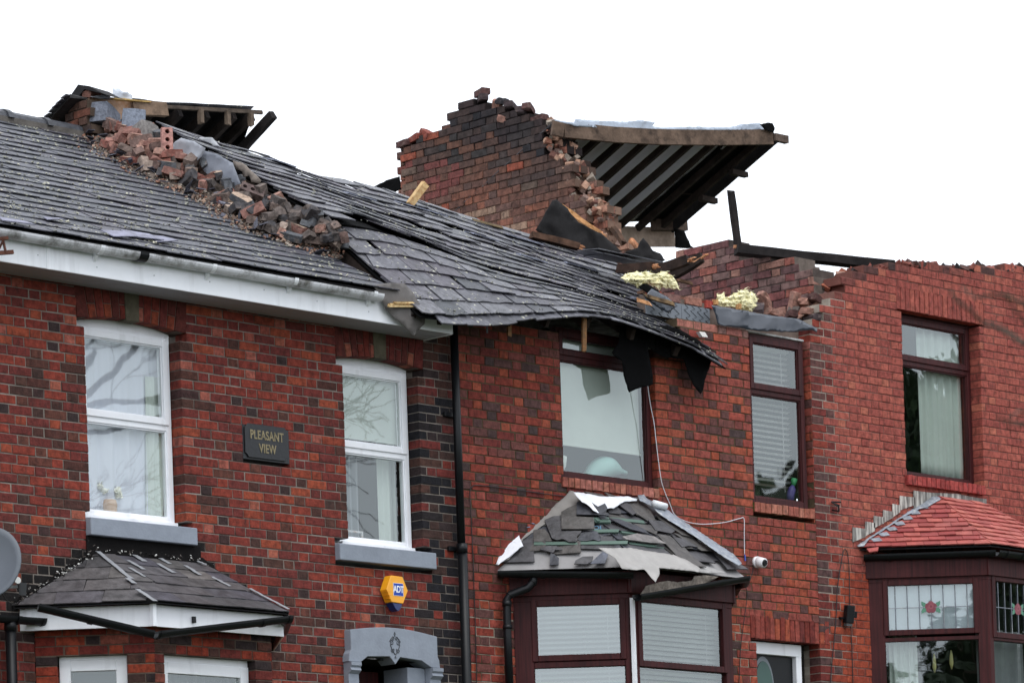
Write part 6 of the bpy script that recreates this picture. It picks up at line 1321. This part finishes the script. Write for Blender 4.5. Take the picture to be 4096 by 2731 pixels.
# alarm box
al = thing('alarm_box', FAC.p(3.34, 3.1, 0), 'yellow hexagonal alarm box with blue base above the doorway', 'alarm box')
hx = [(3.272, 3.400), (3.412, 3.397), (3.472, 3.281), (3.408, 3.164), (3.268, 3.170), (3.213, 3.275)]
M['yellow'] = mk('yellow_plastic', lin(246, 170, 34), .35, .05, 4, 0, 1, .5); M['blue'] = mk('blue_plastic', lin(24, 44, 96), .3, .1, 4, 0, 1, .5); M['logo'] = mk('logo_blue', lin(34, 70, 168), .4, .03, 4, 0); M['white'] = mk('white_ink', lin(240, 242, 246), .5, .02, 4, 0)
mb = MB(); mb.prism([FAC.p(u, v, .09) for u, v in hx], V((0, .085, 0))); mb.build('cover', M['yellow'], al, bevel=.004)
for k in range(3): boxes(FAC, [(3.214 + .012 * k + .004, 3.26, 3.258 - k * .03, 3.262 - k * .03, .02, .0925)], 'yellow', 'vent_slot', al, .001)
mb = MB(); mb.prism([FAC.p(u, v, .088) for u, v in ((3.278, 3.166), (3.40, 3.162), (3.372, 3.112), (3.345, 3.095), (3.318, 3.112))], V((0, .08, 0))); mb.build('strobe_lens', M['blue'], al, bevel=.003)
boxes(FAC, [(3.292, 3.412, 3.228, 3.338, .0905, .0925)], 'white', 'badge_border', al, 0); boxes(FAC, [(3.295, 3.409, 3.231, 3.335, .092, .0935)], 'logo', 'badge', al, 0)
text_mesh('ADT', .082, FAC, 3.352, 3.282, .0945, 'white', al, 'lettering', .001, .78, sp=.9)
# satellite dish at the left edge
dish = thing('satellite_dish', PY(*cR(60, 560), -.25), 'grey satellite dish cut by the left edge above the bay', 'satellite dish')
ax = V((-.78, -.55, .3)).normalized(); du = ax.cross(ZU).normalized(); dv = du.cross(ax); cc = PY(*cR(-130, 265), -.55); mb = MB(); rr = []
for j in range(7):
    r = .3 * j / 6; rr.append([cc + du * (r * .86 * math.cos(a * 6.2832 / 32)) + dv * (r * math.sin(a * 6.2832 / 32)) + ax * (.06 * (j / 6) ** 2 - .06) for a in range(32)])
vs = [p for q in rr for p in q]; mb.mesh(vs, [(j * 32 + a, j * 32 + (a + 1) % 32, (j + 1) * 32 + (a + 1) % 32, (j + 1) * 32 + a) for j in range(6) for a in range(32)], lin(92, 98, 106)); o = mb.build('reflector', M['plain'], dish, smooth=True); md = o.modifiers.new('t', 'SOLIDIFY'); md.thickness = .012
c = PY(*cR(180, 465), -.5); mb = MB(); mb.tube([c + V((-.02, -.04, 0)), c + V((-.017, -.03, 0))], .026, 14, lin(225, 226, 224)); mb.build('feed_cap', M['plain'], dish)
mb = MB(); mb.tube([c + V((-.017, -.03, 0)), c + V((.03, .03, -.005))], [.024, .016], 12, lin(40, 42, 44)); mb.build('feed_horn', M['plain'], dish)
mb = MB(); q = PY(*cR(240, 555), -.47); mb.beam(q + V((.01, 0, .05)), q + V((0, 0, -.05)), .055, .035, V((-.6, -.8, 0)), lin(44, 46, 48)); mb.build('receiver_box', M['plain'], dish)
mb = MB(); mb.beam(PY(*cR(10, 538), -.4), PY(*cR(190, 525), -.47), .022, .022, ZU, lin(130, 134, 136)); mb.build('arm', M['plain'], dish)
mb = MB(); mb.beam(PY(*cR(-40, 560), -.02), PY(*cR(-40, 400), -.45), .03, .03, ZU, lin(110, 112, 114)); mb.build('wall_bracket', M['plain'], dish)
mb = MB(); mb.tube([PY(*cR(*p), y) for p, y in (((20, 580), -.4), ((50, 650), -.3), ((110, 705), -.3), ((190, 715), -.35), ((230, 670), -.42), ((222, 620), -.46))], .0045, 5, lin(30, 30, 30)); mb.build('cable', M['plain'], dish)
# rusty aerial bracket
br = thing('rusty_bracket', PY(*cA(40, 1330), -.5), 'rusty metal bracket cut by the left edge beside the gutter', 'bracket')
for k, (a, b, w) in enumerate((((-60, 1290), (62, 1278), .025), ((-60, 1400), (102, 1388), .03), ((22, 1285), (45, 1390), .016), ((-20, 1390), (30, 1285), .014))):
    mb = MB(); mb.beam(PY(*cA(*a), -.47), PY(*cA(*b), -.5), w, w * .8, V((0, -1, .1)), lin(80, 46, 36)); mb.build('bar', M['iron'], br)
# security camera
sc = thing('security_camera', PY(*cK(2150, 660), 0), 'white dome security camera on the wall below the tall brown window', 'camera')
p = PY(*cK(2130, 655), -.02); q = PY(*cK(2185, 660), -.11)
mb = MB(); mb.tube([p + V((0, .02, 0)), p + V((.0, -.012, 0))], .055, 18, (.82, .82, .83)); mb.tube([p + V((0, -.012, 0)), p.lerp(q, .5), q], [.052, .05, .044], 18, (.82, .82, .83)); mb.build('housing', M['plain'], sc, smooth=True, bevel=0)
d = (q - p).normalized(); mb = MB(); mb.tube([q + d * .001, q + d * .012], [.034, .028], 16, lin(18, 18, 20)); mb.build('lens', M['black'], sc)
def wire(pts, r, col, name, label, cat='cable', smooth=True):
    # Catmull-Rom through the points
    P = [V(p) for p in pts]; out = []
    for i in range(len(P) - 1):
        a, b, c, d = P[max(0, i - 1)], P[i], P[i + 1], P[min(len(P) - 1, i + 2)]
        for k in range(6):
            t = k / 6; out.append(.5 * ((2 * b) + (c - a) * t + (2 * a - 5 * b + 4 * c - d) * t * t + (3 * b - a - 3 * c + d) * t ** 3))
    out.append(P[-1]); mb = MB(); mb.tube(out, r, 5, col); return mb.build(name, M['plain'], label=label, cat=cat, smooth=True)
Wt = lin(215, 216, 222); Bk = lin(34, 32, 34)
wire([PY(*p, -.02) for p in ((2590, 1530), (2593, 1560), (2603, 1625), (2616, 1690), (2624, 1760), (2633, 1838), (2645, 1920))] + [PY(*cK(*p), -.012) for p in ((1430, 120), (1470, 215), (1510, 300), (1600, 350), (1700, 368), (1800, 365), (1900, 352), (2000, 325), (2030, 330), (2032, 450), (2034, 600))], .004, Wt, 'white_cable', 'thin white cable running from the wide brown window down to the camera')
mb = MB(); mb.beam(PY(*cK(2036, 600), -.015), PY(*cK(2040, 645), -.015), .012, .01, V((0, 1, 0)), lin(60, 90, 180)); mb.build('cable_connector', M['plain'], label='small blue and red connector at the end of the white cable', cat='connector')
wire([PY(*cK(*p), -.01) for p in ((2100, 670), (2098, 720), (2075, 780), (2045, 840), (2055, 900), (2030, 1100), (2005, 1300), (1992, 1600))], .0035, Bk, 'black_cable', 'thin black cable dropping from the camera past the bay gutter')
wire([PY(*cJ(*p), -.012) for p in ((1335, 1620), (1325, 1200), (1308, 700), (1290, 300), (1282, 130), (1300, 85), (1340, 76), (1500, 92), (1887, 145))], .0045, Bk, 'black_cable', 'black cable turning from the downpipe towards the stripped bay')
wire([PY(*cJ(*p), -.012) for p in ((1887, 145), (2000, 160), (2090, 175))], .0045, Bk, 'black_cable', 'black cable end running under the wide window sill')
wire([PY(*cL(*p), -.015) for p in ((600, 1640), (620, 1400), (648, 1100), (660, 850), (690, 650), (705, 575), (718, 558), (735, 590), (748, 700), (752, 900), (755, 1000))], .005, Bk, 'looped_cable', 'black cable looping up above the floodlight on the salmon wall')
wire([PY(*cL(*p), -.015) for p in ((758, 1110), (768, 1300), (780, 1640))], .005, Bk, 'black_cable', 'black cable hanging straight below the floodlight')
fl_ = thing('floodlight', PY(*cL(740, 1120), 0), 'small black floodlight on the salmon wall left of the tiled bay', 'floodlight')
p = PY(*cL(745, 1045), -.06); f0 = Fr(p, (-.25, -1, -.15), (0, -.15, 1)); mb = MB(); mb.box(f0, -.045, .045, -.09, .085, -.03, .04, lin(26, 28, 32)); mb.build('housing', M['black'], fl_, bevel=.006)
mb = MB(); mb.box(f0, .045, .085, -.035, .03, -.02, .03, lin(26, 28, 32)); mb.build('sensor', M['black'], fl_, bevel=.004); mb = MB(); mb.box(f0, -.09, -.045, -.05, -.035, -.05, .0, lin(26, 28, 32)); mb.build('arm', M['black'], fl_)
mb = MB(); mb.box(f0, -.035, .035, -.118, -.092, -.02, .03, lin(90, 92, 92)); mb.build('lens', M['plain'], fl_)
hk = thing('wall_hook', PY(*cL(650, 240), 0), 'black metal hook bracket on the wall right of the tall brown window', 'hook')
for k, (a, b, ya, yb) in enumerate((((615, 200), (685, 203), -.01, -.03), ((615, 200), (660, 232), -.01, -.08), ((668, 225), (672, 272), -.1, -.1), ((672, 272), (620, 262), -.1, -.01), ((640, 215), (672, 228), -.03, -.1))):
    mb = MB(); mb.tube([PY(*cL(*a), ya), PY(*cL(*b), yb)], .008, 6, lin(24, 24, 26)); mb.build('rod', M['black'], hk)
mb = MB(); p = PY(*cE(985, 870), -.03); mb.prism([PY(*cE(*q), -.03) for q in ((948, 840), (995, 845), (1018, 885), (975, 880))], V((0, -.04, 0)), (.75, .73, .7)); mb.build('white_box', M['plain'], label='small white box on the wall behind the fallen slate tip', cat='box')
# flowers in a patterned vase behind the leftmost window
vz = thing('flower_vase', FAC.p(.27, 3.7, -.24), 'white flowers in a patterned vase behind the leftmost window', 'vase')
c = FAC.p(.40, 3.70, -.24); mb = MB(); mb.tube([c, c + ZU * .05, c + ZU * .11, c + ZU * .15], [.05, .065, .07, .06], 16, lin(196, 160, 132)); mb.build('vase', M['plain'], vz, smooth=True)
r = random.Random(4)
for k, (dx, dz) in enumerate(((-.10, .25), (-.01, .26), (.07, .23), (-.05, .22), (.09, .19))):
    mb = MB(); o3 = c + V((dx, r.uniform(-.02, .02), dz))
    for j in range(16):
        a, b = r.uniform(0, 6.28), r.uniform(-1, 1.4); d = V((math.cos(a) * math.cos(b), math.sin(a) * math.cos(b), math.sin(b))); t = d.orthogonal().normalized(); w = .024
        mb.mesh([o3 + d * .03 - t * w, o3 + d * .05, o3 + d * .03 + t * w, o3 + d * .012], [(0, 1, 2, 3)], lin(236, 234, 222))
    mb.tube([o3 - ZU * .02, o3, o3 + ZU * .02], [.02, .036, .02], 8, lin(232, 230, 216)); mb.build('bloom', M['plain'], vz)
mb = MB(); mb.prism([FAC.p(u, v, -.26) for u, v in ((.09, 3.7), (.2, 3.7), (.21, 3.93), (.1, 3.94))], V((0, .006, 0)), lin(214, 206, 196)); mb.build('greeting_card', M['plain'], label='pale card propped at the left of the leftmost window', cat='card')
mb = MB(); boxes(FAC, ring(3.06, 3.28, 3.7, 3.82, .018, -.26, -.245), 'wood', 'photo_frame', None, .001, label='wooden photo frame standing in the window above the alarm box', cat='frame')
# ---------------------------------------------------------------- bare trees (one across the street seen only in the glass, one beside the camera)
def grow(mb, p, d, L, r, depth, rng, droop=.0, spread=.6, nseg=4, mind=.004):
    pts = [p]; rs = [r]; q = p; dd = d.copy()
    for i in range(nseg):
        dd = (dd + V((rng.gauss(0, .18), rng.gauss(0, .18), rng.gauss(0, .14) + .03 - droop))).normalized(); q = q + dd * (L / nseg); pts.append(q); rs.append(max(mind, r * (1 - .4 * (i + 1) / nseg)))
    mb.tube(pts, rs, 5 if r > .03 else 3, (.1, .09, .08), cap=False)
    if depth == 0: return
    n = rng.choice((2, 3, 3)) if depth > 1 else 3
    for k in range(n):
        i = rng.randint(max(1, nseg - 2), nseg); ax_ = dd.orthogonal().normalized(); ax_.rotate(Matrix.Rotation(rng.uniform(0, 6.28), 3, dd))
        nd = (dd + ax_ * rng.uniform(.35, 1.0) * spread * 1.4).normalized(); grow(mb, pts[i], nd, L * rng.uniform(.6, .85), rs[i] * rng.uniform(.55, .8), depth - 1, rng, droop, spread, nseg, mind)
def bare_tree(name, base, H, r, seed, depth, label, lean=V((0, 0, 1)), first=None, mind=.006, L0=.42):
    t = thing(name, base, label, 'tree'); rng = random.Random(seed); tr = MB(); b = V(base); top = b + lean.normalized() * H * .32
    tr.tube([b - ZU * .3, b.lerp(top, .3), b.lerp(top, .7), top], [r * 1.25, r, r * .9, r * .8], 10, (.1, .09, .08)); tr.build('trunk', M['bark'], t, smooth=True)
    cr = MB()
    for k in range(5):
        a = k * 1.2566 + rng.uniform(-.3, .3); d = V((math.cos(a) * .8, math.sin(a) * .8, .75)).normalized(); grow(cr, top - ZU * rng.uniform(0, .5), d, H * L0 * .6, r * .55, depth, rng, .0, .62, 4, mind)
    if first:
        for a, d, L, rr in first: grow(cr, V(a), V(d).normalized(), L, rr, 3, rng, .02, .7, 5, .0035)
    cr.build('crown', M['bark'], t); return t
bare_tree('bare_tree', (11.6, -17.2, gz(11.6, -17.2)), 15, .26, 12, 7, 'bare winter tree reflected in the panes of the leftmost window')
def evergreen(base, H, rad, seed, label, n=5200):
    t = thing('evergreen_tree', base, label, 'tree', 'evergreen trees behind the street'); r = random.Random(seed); b = V(base); tr = MB(); tr.tube([b - ZU * .3, b + ZU * H * .5, b + ZU * H * .9], [.3, .2, .05], 8, (.1, .09, .08)); tr.build('trunk', M['bark'], t)
    cr = MB(); lob = [V((r.gauss(0, .45), r.gauss(0, .45), r.uniform(.25, .95))) for _ in range(26)]
    for i in range(n):
        c = r.choice(lob); rr = rad * .42 * (1.1 - c.z * .5); d = V((r.gauss(0, 1), r.gauss(0, 1), r.gauss(0, 1))).normalized() * rr * r.random() ** .4
        p = b + V((c.x * rad, c.y * rad, c.z * H)) + d; a = V((r.gauss(0, 1), r.gauss(0, 1), r.gauss(0, 1))).normalized() * r.uniform(.12, .3); e = a.orthogonal().normalized() * r.uniform(.08, .2); cr.mesh([p - a, p + e, p + a, p - e], [(0, 1, 2, 3)], r.choice([(.03, .055, .022), (.045, .075, .03), (.022, .04, .018)]))
    for c in lob:
        p = b + V((c.x * rad, c.y * rad, c.z * H)); rr = rad * .36 * (1.1 - c.z * .5); ring_ = []
        for j in range(6):
            th = math.pi * j / 5; ring_.append([p + V((math.sin(th) * math.cos(k * .785), math.sin(th) * math.sin(k * .785), math.cos(th))) * rr * r.uniform(.75, 1.05) for k in range(8)])
        vs = [q for x in ring_ for q in x]; cr.mesh(vs, [(j * 8 + k, j * 8 + (k + 1) % 8, (j + 1) * 8 + (k + 1) % 8, (j + 1) * 8 + k) for j in range(5) for k in range(8)], (.02, .035, .015))
    cr.build('crown', M['leaf'], t)
M['leaf'] = mk('foliage', None, .7, .3, 2, 0, 1, .3)
evergreen((43.6, -24, gz(38, -21) - .5), 15, 4.0, 1, 'dark evergreen tree across the street mirrored in the salmon house window')
for k, (x, y) in enumerate(((-21, -42), (-17, -46), (-24, -48))): evergreen((x, y, -4.5), 15, 4.2, 5 + k, ('dark evergreen tree behind the camera mirrored in the tiled bay', 'evergreen tree left of that behind the camera', 'evergreen tree right of that behind the camera')[k])
# young tree beside the camera whose twig tips reach into the right edge of the picture
def atD(px_, py_, dist):
    r = ray(px_, py_); return CAM + r * dist
tb = atD(6700, 4300, 9.0); tb.z = gz(tb.x, tb.y)
yt = thing('young_tree', tb, 'bare young tree whose blurred twigs reach in at the right edge', 'tree'); rng = random.Random(3)
tr = MB(); top = atD(6550, 900, 9.0); tr.tube([tb - ZU * .2, tb.lerp(top, .5), top], [.08, .06, .04], 8, (.1, .09, .08)); tr.build('trunk', M['bark'], yt, smooth=True)
cr = MB()
for pts, r0 in (([(6580, 1700), (5250, 1650), (4700, 1600), (4300, 1500), (4096, 1372), (4000, 1310), (3930, 1290), (3880, 1240), (3830, 1205), (3800, 1160)], .012), ([(4080, 1360), (4040, 1330), (3960, 1300)], .006), ([(4500, 1560), (4250, 1330), (4096, 1215), (4020, 1180), (3960, 1180), (3900, 1190), (3850, 1150)], .008), ([(4300, 1500), (4150, 1350), (4060, 1240), (4010, 1175)], .006), ([(4700, 1700), (4300, 1740), (4096, 1695), (4040, 1690), (3990, 1665)], .008), ([(4500, 1900), (4200, 1720), (4080, 1640), (4040, 1670)], .006)):
    P = [atD(a, b, 9.0 + .15 * math.sin(i * 1.3)) for i, (a, b) in enumerate(pts)]; cr.tube(P, [(r0 * (1 - .75 * i / (len(P) - 1)) + .0012) * .72 for i in range(len(P))], 5, (.1, .09, .08))
cr.build('crown', M['bark'], yt)
